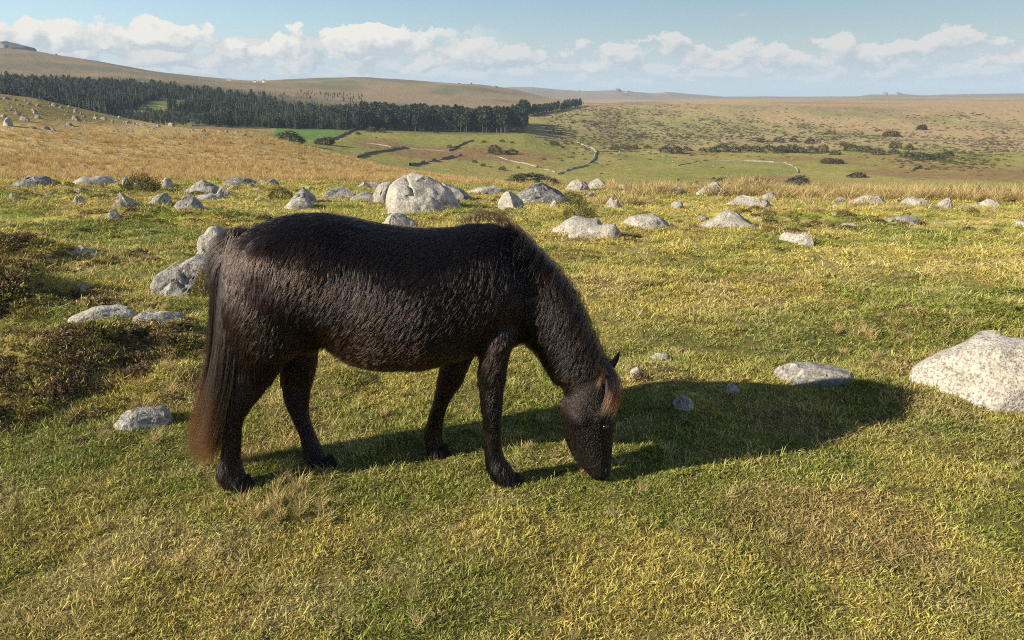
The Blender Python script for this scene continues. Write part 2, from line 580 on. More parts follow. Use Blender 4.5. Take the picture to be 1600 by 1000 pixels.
def rock_shape(w, h, d, prof, seed, sub=4, facets=7, rough=.05, box=.62):
    """a boulder w wide, h high above its bed and d deep; prof = heights (0..1) along its width"""
    V, Fc = ICO[sub]
    rg = np.random.default_rng(seed)
    x = V[:, 0]
    s = np.sqrt(np.maximum(1 - x * x, 1e-9))
    cy_, cz_ = V[:, 1] / s, V[:, 2] / s
    x = np.sign(x) * np.abs(x) ** .9
    xs = np.linspace(-1, 1, len(prof) + 2)
    pf = np.interp(x, xs, [.10] + list(prof) + [.10]) ** .62
    pf = pf * (1 + .10 * vnoise(x * 4 + seed, x * 0, seed=seed % 89))
    dp = np.maximum(1 - np.abs(x) ** 3.0, 0) ** .6
    shift = .25 * np.interp(x, np.linspace(-1, 1, 5), rg.uniform(-1, 1, 5))
    Z = np.where(cz_ > 0, np.abs(cz_) ** .55 * pf, cz_ * .40)
    Y = np.sign(cy_) * np.abs(cy_) ** .70 * dp * (1 - .28 * np.maximum(Z, 0)) + shift * np.maximum(Z, 0)
    P = np.stack([x, Y, Z * 1.25], 1)
    for k in range(facets + 2):                              # cleaved faces: chop corners flat
        n = rg.normal(size=3)
        n[2] = abs(n[2]) * .55
        n[0] *= .7
        n /= np.linalg.norm(n)
        q = P @ n
        lim = q.max() * rg.uniform(.74, .95)
        over = np.maximum(q - lim, 0)
        P = P - over[:, None] * n[None] * .97
    Q = P * np.array([w / 2, d / 2, h / 1.25])
    Q[:, 2] *= h / max(Q[:, 2].max(), 1e-6)
    sc = min(w, h * 1.6)
    nn = Q / sc
    disp = fbm(nn[:, 0] * 2.4, nn[:, 1] * 2.4, nn[:, 2] * 2.4, 4, seed) * rough * 1.1 + fbm(nn[:, 0] * 8, nn[:, 1] * 8, nn[:, 2] * 8, 3, seed + 5) * rough * .55
    crack = np.abs(fbm(nn[:, 0] * 1.7 + 5, nn[:, 1] * 1.7, nn[:, 2] * 3.0, 2, seed + 9))
    disp = disp - rough * 1.1 * np.exp(-(crack / .035) ** 2)
    Q = Q + V * (disp * sc)[:, None]
    return Q, Fc


ROCK_N = [0]


def rock(name, label, x0, x1, ytop, ybase, prof=None, m=None, depth=.75, seed=None, sub=4, facets=9, rough=.06, yaw=0.0, box=.62, group=None, cat='rock'):
    """a rock whose foot is at row ybase of the photograph, from x0 to x1"""
    ROCK_N[0] += 1
    seed = seed or ROCK_N[0] * 13 + 5
    if prof is None:
        q_ = np.random.default_rng(seed)
        prof = (q_.uniform(.35, .8), q_.uniform(.75, 1), q_.uniform(.7, 1), q_.uniform(.6, 1), q_.uniform(.3, .7))
    x, y, z = hit((x0 + x1) / 2, ybase)
    dep = y * CP - (z - CAM_Z) * SP
    w = (x1 - x0) * dep / FPX
    el = math.atan2(CAM_Z - z, math.hypot(x, y))
    d = w * depth
    h = max((ybase - ytop) * dep / FPX - .3 * d * math.sin(el), .05 * w) / math.cos(el)
    Q, Fc = rock_shape(w, h, d, prof, seed, sub, facets, rough, box)
    me = mesh_np(name, Q, Fc)
    me.set_sharp_from_angle(angle=R(34))
    me.materials.append(m or G_PALE)
    o = link(bpy.data.objects.new(name, me))
    a = math.atan2(x, y)
    back = .40 * d
    o.location = (x + back * math.sin(a), y + back * math.cos(a), float(ground(np.array([x + back * math.sin(a)]), np.array([y + back * math.cos(a)]))[0]) - .08 * h)
    o.location.z = min(o.location.z, z + .25 * h)
    o.rotation_euler = (0, 0, -a + yaw)
    tag(o, label, cat, group)
    return o


# big boulders by the pony
rock('boulder', 'big pale speckled granite boulder on the turf beyond the pony shadow', 1424, 1690, 524, 640,
     (.30, .52, .85, 1, .97, .92, .88, .7), G_WHITE, .62, 991, 5, 3, .03, .05, .75, cat='boulder')
rock('low_slab', 'low half-buried granite slab between the pony shadow and the big speckled boulder', 1205, 1337, 568, 604,
     (.35, .55, .5, .75, 1, .9, .8), G_GREY, .5, 992, 5, 6, .05, -.2)
rock('standing_stone', 'tall upright granite block standing behind the rump of the pony', 308, 392, 350, 432, (.7, .95, 1, .95, .9), G_PALE, .8, 993, 5, 5, .04, 0, .5, cat='boulder')
rock('leaning_slab', 'long grey slab leaning up against the upright block behind the rump of the pony', 226, 352, 398, 464,
     (.12, .32, .5, .7, .92, 1, 1), G_GREY, .6, 994, 5, 6, .05, -.15)
rock('flat_slab', 'flat bleached slab patched with lichen in the heather, below the leaning grey slab', 112, 215, 476, 499, (.35, .5, .8, .7, .8, .5), G_WHITE, .6, 995, 4, 5, .06)
rock('flat_slab', 'lichen-crusted flat stone in the heather next to the bleached slab', 205, 290, 482, 504, (.6, .8, .7, .8, .5), G_PALE, .6, 996, 4, 5, .09)
rock('dark_stone', 'small dark angular stone alone in the turf beside the tail of the pony', 183, 268, 641, 672, (.55, .85, 1, 1, .95, .8), G_GREY, .7, 998, 4, 6, .05)
rock('small_stone', 'small stone in the turf beyond the dark shadow of the heather mound', 119, 141, 442, 457, m=G_GREY)
rock('pointed_stone', 'pale pointed stone alone on the open turf above the heather mounds', 110, 152, 380, 400, (.3, .75, 1, .7, .4, .3), G_PALE)
rock('turf_stone', 'flat stone showing through the turf just behind the ears of the pony', 1010, 1052, 552, 567, (.4, .6, 1, .9, .5), G_PALE)
rock('turf_stone', 'little pale stone beside the grassy tuft behind the ears of the pony', 984, 1006, 574, 588, m=G_WHITE)
rock('shaded_stone', 'low mossy stone lying inside the shadow of the pony', 1050, 1084, 622, 641, (.6, .9, 1, .8, .5), G_GREY)
rock('turf_stone', 'small stone peeping out at the edge of the pony shadow', 1130, 1156, 602, 616, m=G_PALE)
# the great boulder on the brow
rock('great_boulder', 'largest rounded granite boulder on the brow, rising above the back of the pony', 600, 722, 266, 328, (.55, .85, .98, 1, .96, .86, .72, .55, .4), G_WHITE, .8, 101, 5, 6, .05, .1, .6, cat='boulder')
rock('front_block', 'low square block of granite at the foot of the largest boulder', 606, 698, 300, 333, (.8, 1, .95, .8, .75, .5), G_WHITE, .5, 104, 5, 4, .04, .05)
rock('split_slab', 'split slab in deep shade against the largest boulder', 684, 738, 284, 315, (.95, .85, .7, .5, .25), G_GREY, .7, 102, 4, 5, .05, -.2)
rock('pyramid_stone', 'small pyramid-shaped stone showing just over the back of the pony', 594, 652, 330, 358, (.2, .6, 1, .7, .45, .25), G_PALE, .7, 103)
rock('side_boulder', 'pale boulder leaning on the flank of the largest boulder', 583, 616, 284, 318, (.5, .9, 1, .9), G_PALE)
rock('low_boulder', 'low grey boulder with a shaded end between two rocks left of the largest boulder'.replace(' left of', ' near'), 502, 562, 290, 310, (.3, .7, .9, 1, .9, .6), G_GREY)
rock('low_boulder', 'flat rock in the grass touching the pale boulder that leans on the largest one', 543, 598, 300, 315, (.3, .7, .9, .8, .4), G_GREY)
rock('peaked_boulder', 'peaked grey boulder with a dark side standing over a low pale rock', 455, 496, 292, 320, (.3, .7, 1, .8, .5), G_GREY)
rock('low_rock', 'low pale rock in front of the peaked grey boulder', 441, 500, 306, 328, (.4, .8, .9, .7, .5), G_PALE)
rock('ledge', 'flat ledge of pale rock running out from the largest boulder towards the lichened outcrop', 730, 795, 289, 304, (.5, .7, .6, .8, .5), G_PALE)
rock('far_ledge', 'broken ledge of rock at the foot of the straw slope behind the low grey boulder', 555, 612, 282, 294, (.4, .8, .6, .9, .5), G_PALE)
# outcrop in the middle
rock('lichened_outcrop', 'broad dark outcrop mottled with lichen beside the mane tuft of the pony', 792, 902, 277, 316, (.4, .75, .95, 1, .85, .6, .3), G_DARK, .6, 111, 5, 6, .05, cat='boulder')
rock('outcrop_foot', 'pale upright stone at the foot of the dark lichened outcrop', 777, 822, 296, 328, (.6, .95, 1, .6, .4), G_PALE)
rock('twin_boulder', 'pale rounded boulder, the wider of a pair behind the dark lichened outcrop', 880, 922, 278, 298, (.5, .9, 1, 1, .9), G_PALE)
rock('twin_boulder', 'pale boulder with a small cap, the narrower of a pair behind the lichened outcrop', 916, 958, 277, 298, (.9, 1, .9, .7, .4), G_PALE)
rock('low_rock', 'low pale rock in the grass next to the pair of pale boulders', 962, 990, 288, 297, m=G_PALE)
rock('triple_boulder', 'smooth pale boulder with a rusty hollow behind a wedge-shaped slab', 858, 945, 337, 366, (.15, .6, 1, .95, .85, .7), G_PALE, .7, 121, 4, 5, .04)
rock('wedge_slab', 'wedge-shaped slab rising to a dark end below the smooth pale boulder', 886, 974, 346, 372, (.12, .35, .55, .75, .95, 1), G_PALE, .5, 122, 4, 5, .04, -.15)
rock('domed_boulder', 'domed boulder in yellow grass beyond the wedge-shaped slab', 966, 1046, 329, 357, (.4, .8, 1, 1, .85, .5), G_PALE, .7, 123, 4, 5, .045)
rock('small_boulder', 'small rounded boulder beside a clump of dry straw grass', 944, 974, 305, 324, m=G_PALE)
rock('small_stone', 'small stone with a dark underside alone on the turf of the brow', 1048, 1069, 314, 324, m=G_GREY)
rock('small_stone', 'small pale stone in front of the dark lichened outcrop', 858, 876, 314, 325, m=G_PALE)
rock('peaked_boulder', 'pale peaked boulder standing up against the valley fields', 1088, 1134, 281, 306, (.3, .75, 1, .95, .5), G_PALE)
rock('low_rock', 'scatter of low pale rock in the grass before the peaked boulder', 1030, 1070, 291, 303, (.5, .8, .4, .7), G_PALE)
rock('round_boulder', 'round-backed boulder in rough grass in front of the peaked boulder', 1133, 1204, 301, 324, (.3, .75, 1, .95, .8, .5), G_PALE)
rock('triangle_rock', 'wide triangular pale rock lying in the turf below the round-backed boulder', 1092, 1182, 325, 357, (.15, .4, .9, 1, .75, .45, .2), G_PALE, .6, 124, 4, 5, .05)
rock('long_slab', 'long thin slab in the turf with a broken dark end', 1214, 1272, 361, 381, (.5, .45, .4, .5, .7, .6), G_PALE, .35, 125, 4, 5, .05, -.45)
rock('block_slab', 'thick slab with a square black end lying in the grass', 1382, 1434, 335, 351, (.35, .6, .8, 1, 1), G_GREY, .6, 126, 4, 4, .03, -.2, .5)
rock('thin_slab', 'thin flat slab in the turf close to the thick black-ended slab', 1308, 1346, 345, 355, (.4, .6, .8, .6), G_PALE)
rock('brow_rock', 'long pale rock in straw grass at the edge of the brow', 1328, 1388, 303, 320, (.3, .7, 1, .9, .6), G_PALE)
rock('brow_rock', 'broken pale rock in straw grass next to a three-cornered stone', 1408, 1456, 306, 322, (.7, 1, .6, .8, .4), G_PALE)
rock('three_cornered_stone', 'three-cornered pale stone with a sharp upper edge on the brow', 1458, 1486, 308, 327, (.2, .5, .8, 1, 1), G_PALE)
rock('brow_rock', 'low flat rock in the grass beyond the three-cornered stone', 1488, 1534, 317, 329, (.5, .8, .7, .4), G_PALE)
rock('brow_rock', 'small pale rock half hidden by straw grass near the edge of the brow', 1530, 1562, 310, 322, m=G_PALE)
rock('brow_rock', 'small dark-sided rock in rough grass behind the round-backed boulder', 1188, 1214, 300, 314, m=G_GREY)
rock('brow_rock', 'pale rock flush with the straw grass behind the small dark-sided rock', 1212, 1250, 298, 306, m=G_PALE)
rock('brow_rock', 'small grey stone in the straw grass between two long pale rocks', 1304, 1322, 306, 317, m=G_GREY)
rock('turf_stone', 'flat stone at the very edge of the rough turf beyond the brown heather', 1580, 1612, 347, 356, m=G_PALE)
# rocks towards the straw slope
rock('dark_outcrop', 'long dark outcrop patched with white lichen at the foot of the straw slope', 22, 92, 272, 292, (.3, .6, 1, .9, .95, .7, .4), G_DARK, .5, 131, 4, 6, .06)
rock('long_outcrop', 'long pale outcrop running up to the round gorse bush', 114, 200, 273, 291, (.5, .95, .7, .9, 1, .7, .4), G_PALE, .5, 132, 4, 6, .06)
rock('small_boulder', 'small pale rock tucked beside the round gorse bush', 192, 206, 276, 290, m=G_PALE)
rock('small_boulder', 'low pale rock on the far side of the round gorse bush', 246, 274, 276, 291, (.3, .6, 1, .9), G_PALE)
rock('spire_rock', 'broad rock topped by a small dark spire', 292, 346, 280, 304, (.2, .6, 1, .85, .6, .35), G_GREY)
rock('low_outcrop', 'low broken outcrop behind the rock with the small spire', 347, 402, 276, 291, (.6, 1, .7, .8, .6), G_DARK)
rock('round_rock', 'small white-topped rock touching the rock with the small spire', 336, 364, 290, 308, m=G_PALE)
rock('tilted_stone', 'narrow tilted stone on a brown tussock below the round gorse bush', 180, 220, 297, 325, (1, .75, .45, .4, .25), G_PALE, .5)
rock('grey_boulder', 'grey boulder with a steep shaded face beside the black-sided boulder', 229, 269, 301, 323, (.2, .5, .8, 1, .95), G_GREY)
rock('black_sided_boulder', 'boulder with a black shaded side and long shadow on the mound', 276, 322, 302, 329, (.5, .9, 1, .8, .5), G_GREY)
rock('pale_ledge', 'pale ledge of rock behind the black-sided boulder', 296, 352, 302, 312, (.4, .8, .9, .7), G_WHITE)
rock('mound_stone', 'rounded stone set in the end of the grassy mound', 169, 192, 327, 346, (.8, 1, .9, .7), G_PALE)
rock('turf_stone', 'small grey stone on the level turf near the narrow tilted stone', 114, 133, 303, 318, m=G_PALE)
rock('turf_stone', 'tiny white stone on the turf below the long dark outcrop', 14, 30, 301, 311, m=G_WHITE)

# rocks strewn over the rough hillside in front of the wood: one label, told apart only by place
proto = []
for k in range(7):
    Q, Fc = rock_shape(1, .62, .8, [(.3, .8, 1, .7, .4), (.5, 1, .9, .8), (.2, .6, 1, .5), (.8, 1, .6, .3), (.4, .7, .8, 1, .6), (.3, 1, .7, .9), (.6, .9, 1, .9)][k], 300 + k, 3, 6, .07)
    me = mesh_np('hillside_rock', Q, Fc)
    me.set_sharp_from_angle(angle=R(34))
    me.materials.append((G_GREY, G_DARK, G_GREY, G_PALE)[k % 4])
    proto.append(me)


def strewn(px, py, wpx, label, group, name='hillside_rock', sink=.08):
    x, y, z = hit(px, py, rmin=26)
    dep = y * CP - (z - CAM_Z) * SP
    w = wpx * dep / FPX
    o = link(bpy.data.objects.new(name, random.choice(proto)))
    o.location = (x, y, z - sink * w)
    o.scale = (w, w * random.uniform(.7, 1.1), w * random.uniform(.6, 1.05))
    o.rotation_euler = (random.uniform(-.25, .25), random.uniform(-.25, .25), random.uniform(0, 6.28))
    tag(o, label, 'rock', group)


HL, HG = 'granite rock strewn over the rough green hillside in front of the dark wood', 'rocks strewn over the hillside in front of the wood'
for px, py, w in [(10, 152, 11), (24, 155, 9), (46, 160, 10), (60, 163, 9), (78, 160, 8), (86, 163, 12), (96, 166, 9), (108, 165, 8), (118, 170, 8), (16, 170, 8),
                  (12, 193, 22), (38, 186, 17), (60, 182, 15), (55, 174, 10), (120, 186, 16), (108, 193, 13), (150, 183, 11), (162, 184, 12), (176, 187, 9),
                  (52, 198, 12), (72, 199, 11), (82, 201, 9), (6, 180, 12), (26, 176, 12), (200, 189, 12), (222, 192, 10), (248, 195, 12), (268, 194, 13),
                  (300, 201, 9), (318, 202, 9), (346, 205, 11), (354, 204, 10), (362, 207, 9), (370, 204, 10), (376, 203, 12), (382, 209, 9), (244, 189, 7), (186, 181, 8)]:
    strewn(px, py + 3, w, HL, HG)
for _ in range(85):
    px = random.uniform(0, 390)
    top = np.interp(px, [0, 60, 120, 200, 300, 380], [151, 158, 172, 189, 203, 210])
    py = top + abs(random.gauss(0, 1)) * 13 * (1 - px / 520) + 2
    strewn(px, py, random.uniform(2.5, 6.5), HL, HG)
for px, py, w in [(98, 262, 9), (132, 264, 14), (460, 276, 8), (565, 268, 5), (190, 247, 4), (672, 288, 8), (700, 291, 7), (760, 292, 10)]:
    strewn(px, py, w, 'small pale rock lying in the golden grass of the straw slope', 'rocks in the straw slope')
for _ in range(46):
    px, py = random.uniform(720, 1290), random.uniform(228, 276)
    strewn(px, py, random.uniform(1.6, 3.0), 'tiny pale stone dotted on the green valley fields', 'stones dotted over the valley fields', 'field_stone')
# smaller stones all over the brow
for px, py, w in [(30, 296, 8), (70, 311, 9), (205, 311, 7), (420, 312, 9), (375, 302, 8), (405, 296, 9), (650, 297, 10), (1010, 305, 8), (1085, 309, 8),
                  (1260, 322, 9), (1290, 312, 8), (1370, 322, 8), (1440, 318, 9), (1250, 300, 9), (1395, 312, 10), (1500, 312, 9), (1573, 326, 8), (820, 334, 8), (1105, 330, 7), (1000, 295, 9)]:
    x, y, z = hit(px, py)
    w2 = w * (y * CP) / FPX
    o = link(bpy.data.objects.new('brow_stone', random.choice(proto)))
    o.location = (x, y, z - .08 * w2)
    o.scale = (w2, w2 * .8, w2 * .8)
    o.rotation_euler = (0, 0, random.uniform(0, 6.28))
    tag(o, 'little granite stone lying in the grass of the rocky brow', 'rock', 'little stones on the rocky brow')


rs_ = random.Random(4)
for k in range(58):
    px, py = rs_.choice([(rs_.uniform(0, 420), rs_.uniform(284, 316)), (rs_.uniform(420, 900), rs_.uniform(288, 312)), (rs_.uniform(900, 1600), rs_.uniform(298, 345))])
    x, y, z = hit(px, py)
    w2 = rs_.uniform(7, 26) * (y * CP) / FPX
    o = link(bpy.data.objects.new('half_buried_stone', rs_.choice(proto)))
    o.location = (x, y, z - .10 * w2)
    o.scale = (w2, w2 * rs_.uniform(.6, .9), w2 * rs_.uniform(.35, .75))
    o.rotation_euler = (rs_.uniform(-.2, .2), rs_.uniform(-.2, .2), rs_.uniform(0, 6.28))
    tag(o, 'low granite stone half buried in rough grass along the rocky brow', 'rock', 'half-buried stones along the brow')


# ------------------------------------------------------------------ plants: clump meshes for instancing
def plant_mat(name, tip=None, sat=1.0, trans=.35, rough=.6):
    """blade colour: the instance's own colour, each blade a little different, dry tips"""
    m, t, b, out = mat(name)
    a = t.new('ShaderNodeAttribute', attribute_name='col', attribute_type='INSTANCER')
    k = t.new('ShaderNodeAttribute', attribute_name='blade')
    sepk = t.new('ShaderNodeSeparateColor')
    t.l.new(k.outputs['Color'], sepk.inputs[0])
    rnd, along, dry = sepk.outputs[0], sepk.outputs[1], sepk.outputs[2]
    c = t.mix(1.0, a.outputs['Color'], t.ramp(rnd, 0, 1, .42, 1.55, False), 'MULTIPLY')
    hsv = t.new('ShaderNodeHueSaturation')
    t.l.new(t.ramp(rnd, 0, 1, .485, .515, False), hsv.inputs['Hue'])
    hsv.inputs['Saturation'].default_value = sat
    t.l.new(c, hsv.inputs['Color'])
    c = hsv.outputs[0]
    if tip:
        c = t.mix(t.m('MULTIPLY', dry, t.ramp(along, .1, .9)), c, tip)
    t.l.new(c, b.inputs['Base Color'])
    b.inputs['Roughness'].default_value = rough
    b.inputs['Specular IOR Level'].default_value = .25
    tr = t.new('ShaderNodeBsdfTranslucent')
    t.l.new(c, tr.inputs[0])
    mx = t.new('ShaderNodeMixShader')
    mx.inputs[0].default_value = trans
    t.l.new(b.outputs[0], mx.inputs[1])
    t.l.new(tr.outputs[0], mx.inputs[2])
    t.l.new(mx.outputs[0], out.inputs[0])
    return m


TURF_M = plant_mat('turf_blades', (.64, .51, .23), 1.02, .22, .8)
STRAW_M = plant_mat('straw_blades', (.62, .47, .22), 1.0, .30)
HEATH_M = plant_mat('heather_sprigs', None, 1.0, .15, .8)
GORSE_M = plant_mat('gorse_sprigs', None, 1.0, .15, .8)


def blades(name, n, radius, lmin, lmax, width, lean, seed, m, seg=2, dry=.3, curl=.5):
    rg = np.random.default_rng(seed)
    vs, fs, cs = [], [], []
    for _ in range(n):
        a = rg.uniform(0, 6.2832)
        q = radius * math.sqrt(rg.uniform())
        root = np.array([q * math.cos(a), q * math.sin(a), -.006])
        L = rg.uniform(lmin, lmax)
        th = rg.uniform(0, 6.2832)
        ln = lean * rg.uniform(.25, 1.0)
        dirv = np.array([math.cos(th) * math.sin(ln), math.sin(th) * math.sin(ln), math.cos(ln)])
        side = np.array([-math.sin(th), math.cos(th), 0.0])
        tw = rg.uniform(0, 6.28)
        side = side * math.cos(tw) + np.cross(dirv, side) * math.sin(tw) * .6
        rnd, dr = rg.uniform(), float(rg.uniform() < dry) * rg.uniform(.5, 1)
        i0 = len(vs)
        p = root.copy()
        dcur = dirv.copy()
        for s in range(seg):
            wv = width * (1 - .35 * s / seg) * .5
            vs += [p - side * wv, p + side * wv]
            cs += [(rnd, s / seg, dr)] * 2
            p = p + dcur * L / seg
            dcur = dcur + np.array([math.cos(th), math.sin(th), -.55]) * curl * rg.uniform(.2, 1) / seg
            dcur /= np.linalg.norm(dcur)
        vs.append(p)
        cs.append((rnd, 1, dr))
        for s in range(seg - 1):
            fs.append((i0 + 2 * s, i0 + 2 * s + 1, i0 + 2 * s + 3, i0 + 2 * s + 2))
        fs.append((i0 + 2 * seg - 2, i0 + 2 * seg - 1, i0 + 2 * seg))
    me = mesh_np(name, vs, fs, False)
    at = me.color_attributes.new('blade', 'FLOAT_COLOR', 'POINT')
    at.data.foreach_set('color', np.concatenate([np.array(cs), np.ones((len(cs), 1))], 1).reshape(-1).astype(np.float32))
    me.materials.append(m)
    return bpy.data.objects.new(name, me)


def sprigs(name, n, radius, height, leaf, seed, m, dome=True, stems=0):
    """a cushion of small leafy sprigs (heather, gorse, far bushes)"""
    rg = np.random.default_rng(seed)
    vs, fs, cs = [], [], []
    lump = rg.normal(size=(7, 3))
    for k in range(n):
        d = rg.normal(size=3)
        d[2] = abs(d[2]) * .9 + .05
        d /= np.linalg.norm(d)
        s = rg.uniform(.55, 1.0) ** .5
        lf = 1 + .22 * math.sin(lump[0] @ d * 3) * math.cos(lump[1] @ d * 3)
        p = np.array([d[0] * radius, d[1] * radius, d[2] * height]) * s * lf
        ax = d + rg.normal(size=3) * .6
        ax /= np.linalg.norm(ax)
        sd = np.cross(ax, rg.normal(size=3))
        sd /= np.linalg.norm(sd)
        L = leaf * rg.uniform(.6, 1.5)
        i0 = len(vs)
        vs += [p - sd * L * .22, p + sd * L * .22, p + ax * L + sd * L * .10, p + ax * L - sd * L * .10]
        rnd = rg.uniform()
        cs += [(rnd, 0, 0), (rnd, 0, 0), (rnd, 1, 0), (rnd, 1, 0)]
        fs.append((i0, i0 + 1, i0 + 2, i0 + 3))
    me = mesh_np(name, vs, fs, False)
    at = me.color_attributes.new('blade', 'FLOAT_COLOR', 'POINT')
    at.data.foreach_set('color', np.concatenate([np.array(cs), np.ones((len(cs), 1))], 1).reshape(-1).astype(np.float32))
    me.materials.append(m)
    return bpy.data.objects.new(name, me)


def scatter(name, P, rot, scl, idx, colr, sources, label, kind='stuff', parent=None):
    """ONE object: points that carry clumps (geometry nodes)"""
    me = bpy.data.meshes.new(name)
    me.vertices.add(len(P))
    me.vertices.foreach_set('co', np.asarray(P, np.float32).reshape(-1))
    for nm, typ, data, key in (('rot', 'FLOAT_VECTOR', rot, 'vector'), ('scl', 'FLOAT_VECTOR', scl, 'vector'), ('idx', 'INT', idx, 'value')):
        at = me.attributes.new(nm, typ, 'POINT')
        at.data.foreach_set(key, np.asarray(data, np.int32 if typ == 'INT' else np.float32).reshape(-1))
    at = me.attributes.new('col', 'FLOAT_COLOR', 'POINT')
    at.data.foreach_set('color', np.concatenate([colr, np.ones((len(P), 1))], 1).reshape(-1).astype(np.float32))
    o = link(bpy.data.objects.new(name, me), parent)
    g = bpy.data.node_groups.new(name + '_nodes', 'GeometryNodeTree')
    g.interface.new_socket('Geometry', in_out='INPUT', socket_type='NodeSocketGeometry')
    g.interface.new_socket('Geometry', in_out='OUTPUT', socket_type='NodeSocketGeometry')
    gi, go = g.nodes.new('NodeGroupInput'), g.nodes.new('NodeGroupOutput')
    iop = g.nodes.new('GeometryNodeInstanceOnPoints')
    jn = g.nodes.new('GeometryNodeJoinGeometry')
    for s in reversed(sources):
        oi = g.nodes.new('GeometryNodeObjectInfo')
        oi.inputs['Object'].default_value = s
        oi.inputs['As Instance'].default_value = True
        g.links.new(oi.outputs['Geometry'], jn.inputs[0])
    def named(nm, typ):
        a = g.nodes.new('GeometryNodeInputNamedAttribute')
        a.data_type = typ
        a.inputs['Name'].default_value = nm
        return [s for s in a.outputs if s.enabled and s.name == 'Attribute'][0]
    g.links.new(gi.outputs[0], iop.inputs['Points'])
    g.links.new(jn.outputs[0], iop.inputs['Instance'])
    iop.inputs['Pick Instance'].default_value = True
    g.links.new(named('idx', 'INT'), iop.inputs['Instance Index'])
    g.links.new(named('rot', 'FLOAT_VECTOR'), iop.inputs['Rotation'])
    g.links.new(named('scl', 'FLOAT_VECTOR'), iop.inputs['Scale'])
    g.links.new(iop.outputs[0], go.inputs[0])
    md = o.modifiers.new('scatter', 'NODES')
    md.node_group = g
    return tag(o, label, None, None, kind)


# ------------------------------------------------------------------ grass of the grazed turf
turf_src = [blades('turf_clump', 46, .055, .014, .036, .0042, 1.2, 400 + k, TURF_M, 2, .22 + .06 * k, .8) for k in range(5)]
turf_src += [blades('turf_clump_long', 26, .05, .03, .070, .0034, 1.25, 420 + k, TURF_M, 3, .6, .9) for k in range(2)]


def turf_points(r0, r1, per_m2, azlim=R(38)):
    n = int((r1 ** 2 - r0 ** 2) * azlim * per_m2)
    r = np.sqrt(rng.uniform(r0 ** 2, r1 ** 2, n))
    a = rng.uniform(-azlim, azlim, n)
    return r * np.sin(a), r * np.cos(a)


parts = [turf_points(1.75, 3.2, 1400), turf_points(3.2, 5.0, 900), turf_points(5.0, 8.0, 330), turf_points(8.0, 13.0, 110), turf_points(13.0, 25.5, 40)]
tx, ty = (np.concatenate([p[i] for p in parts]) for i in (0, 1))
tz = ground(tx, ty)
tr_ = np.hypot(tx, ty)
n = len(tx)
sc = np.interp(tr_, [1.7, 4, 6, 9, 14, 25], [.74, .95, 1.35, 2.0, 2.9, 3.9]) * rng.uniform(.75, 1.3, n)
patch = fbm(tx * 1.7, ty * 1.7, octaves=3, seed=71)
hz = sc * np.interp(tr_, [1.7, 6, 12, 25], [.95, .80, .60, .5]) * (1 + .35 * patch) * (1 + .55 * fbm(tx * 8, ty * 8, octaves=2, seed=73))
idx = np.where(rng.uniform(size=n) < .05 + .18 * sstep(.15, .5, patch), rng.integers(5, 7, n), rng.integers(0, 5, n))
rot = np.stack([rng.normal(0, .12, n), rng.normal(0, .12, n), rng.uniform(0, 6.2832, n)], 1)
tcol = turf_colour(tx, ty) * (rng.uniform(.72, 1.25, (n, 1)) * (1 + .22 * fbm(tx * 9, ty * 9, octaves=2, seed=77))[:, None]) * (1.0 + .12 * rng.normal(size=(n, 3)) * .5)
scatter('turf_grass', np.stack([tx, ty, tz], 1), rot, np.stack([sc, sc, hz], 1), idx, np.clip(tcol, .005, 1), turf_src,
        'short grazed yellow-green turf around the pony')

# long straw on the brow's edge, the straw slope, loose tufts
straw_src = [blades('straw_tuft', 60, .12, .22, .46, .010, .75, 440 + k, STRAW_M, 3, .5, .8) for k in range(4)]
sx, sy, ssc, scol = [], [], [], []


def add_straw(x, y, s, c):
    sx.append(x); sy.append(y); ssc.append(s); scol.append(c)


n = 9000
a = rng.uniform(R(-42), R(12), n)
r = np.exp(rng.uniform(math.log(25), math.log(170), n))
x, y = r * np.sin(a), r * np.cos(a)
px, py = project(x, y, ground(x, y))
keep = (rng.uniform(size=n) < np.clip((py - np.interp(px, [0, 250, 420], [196, 205, 200])) / 12, .0, 1))
x, y, r, px = x[keep], y[keep], r[keep], px[keep]
add_straw(x, y, np.interp(r, [25, 60, 170], [.8, 1.2, 2.4]) * rng.uniform(.5, 1.25, len(x)), lerp((.50, .345, .14), (.35, .23, .085), rng.uniform(0, 1, len(x)) ** 2))
n = 5200                                                  # tall straw along the brow, valley side
a = rng.uniform(R(4), R(42), n)
r = rng.uniform(20.5, 31, n)
keep = rng.uniform(size=n) < np.clip((np.degrees(a) - 3) / 18, .1, 1) * np.clip(.45 + 1.8 * fbm(r * np.sin(a) / 1.4, r * np.cos(a) / 1.4, octaves=2, seed=79), .05, 1)
a, r = a[keep], r[keep]
add_straw(r * np.sin(a), r * np.cos(a), rng.uniform(.6, 1.3, len(a)), lerp((.48, .36, .16), (.36, .27, .11), rng.uniform(0, 1, len(a))))
for px, py, k, spr, s in [(975, 322, 26, .3, 1.1), (1295, 318, 20, .7, .7), (880, 690, 10, .10, .18), (410, 800, 14, .12, .28), (470, 790, 8, .1, .25), (1450, 545, 16, .3, .3), (1200, 320, 25, .8, .6),
                          (1400, 330, 30, 1.2, .5), (1100, 300, 25, 1., .6), (300, 440, 14, .25, .35), (290, 620, 16, .2, .3), (1520, 330, 30, 1.3, .5), (620, 300, 20, 1.5, .6)]:
    x, y, z = hit(px, py)
    add_straw(x + rng.normal(0, spr, k), y + rng.normal(0, spr, k), s * rng.uniform(.6, 1.2, k), np.tile((.44, .34, .14), (k, 1)) * rng.uniform(.75, 1.15, (k, 1)))
n = 260                                                    # scattered dry blades on the turf
x, y = turf_points(2, 9, 260 / (77 * R(38)))
add_straw(x, y, rng.uniform(.12, .22, len(x)), np.tile((.46, .37, .16), (len(x), 1)))
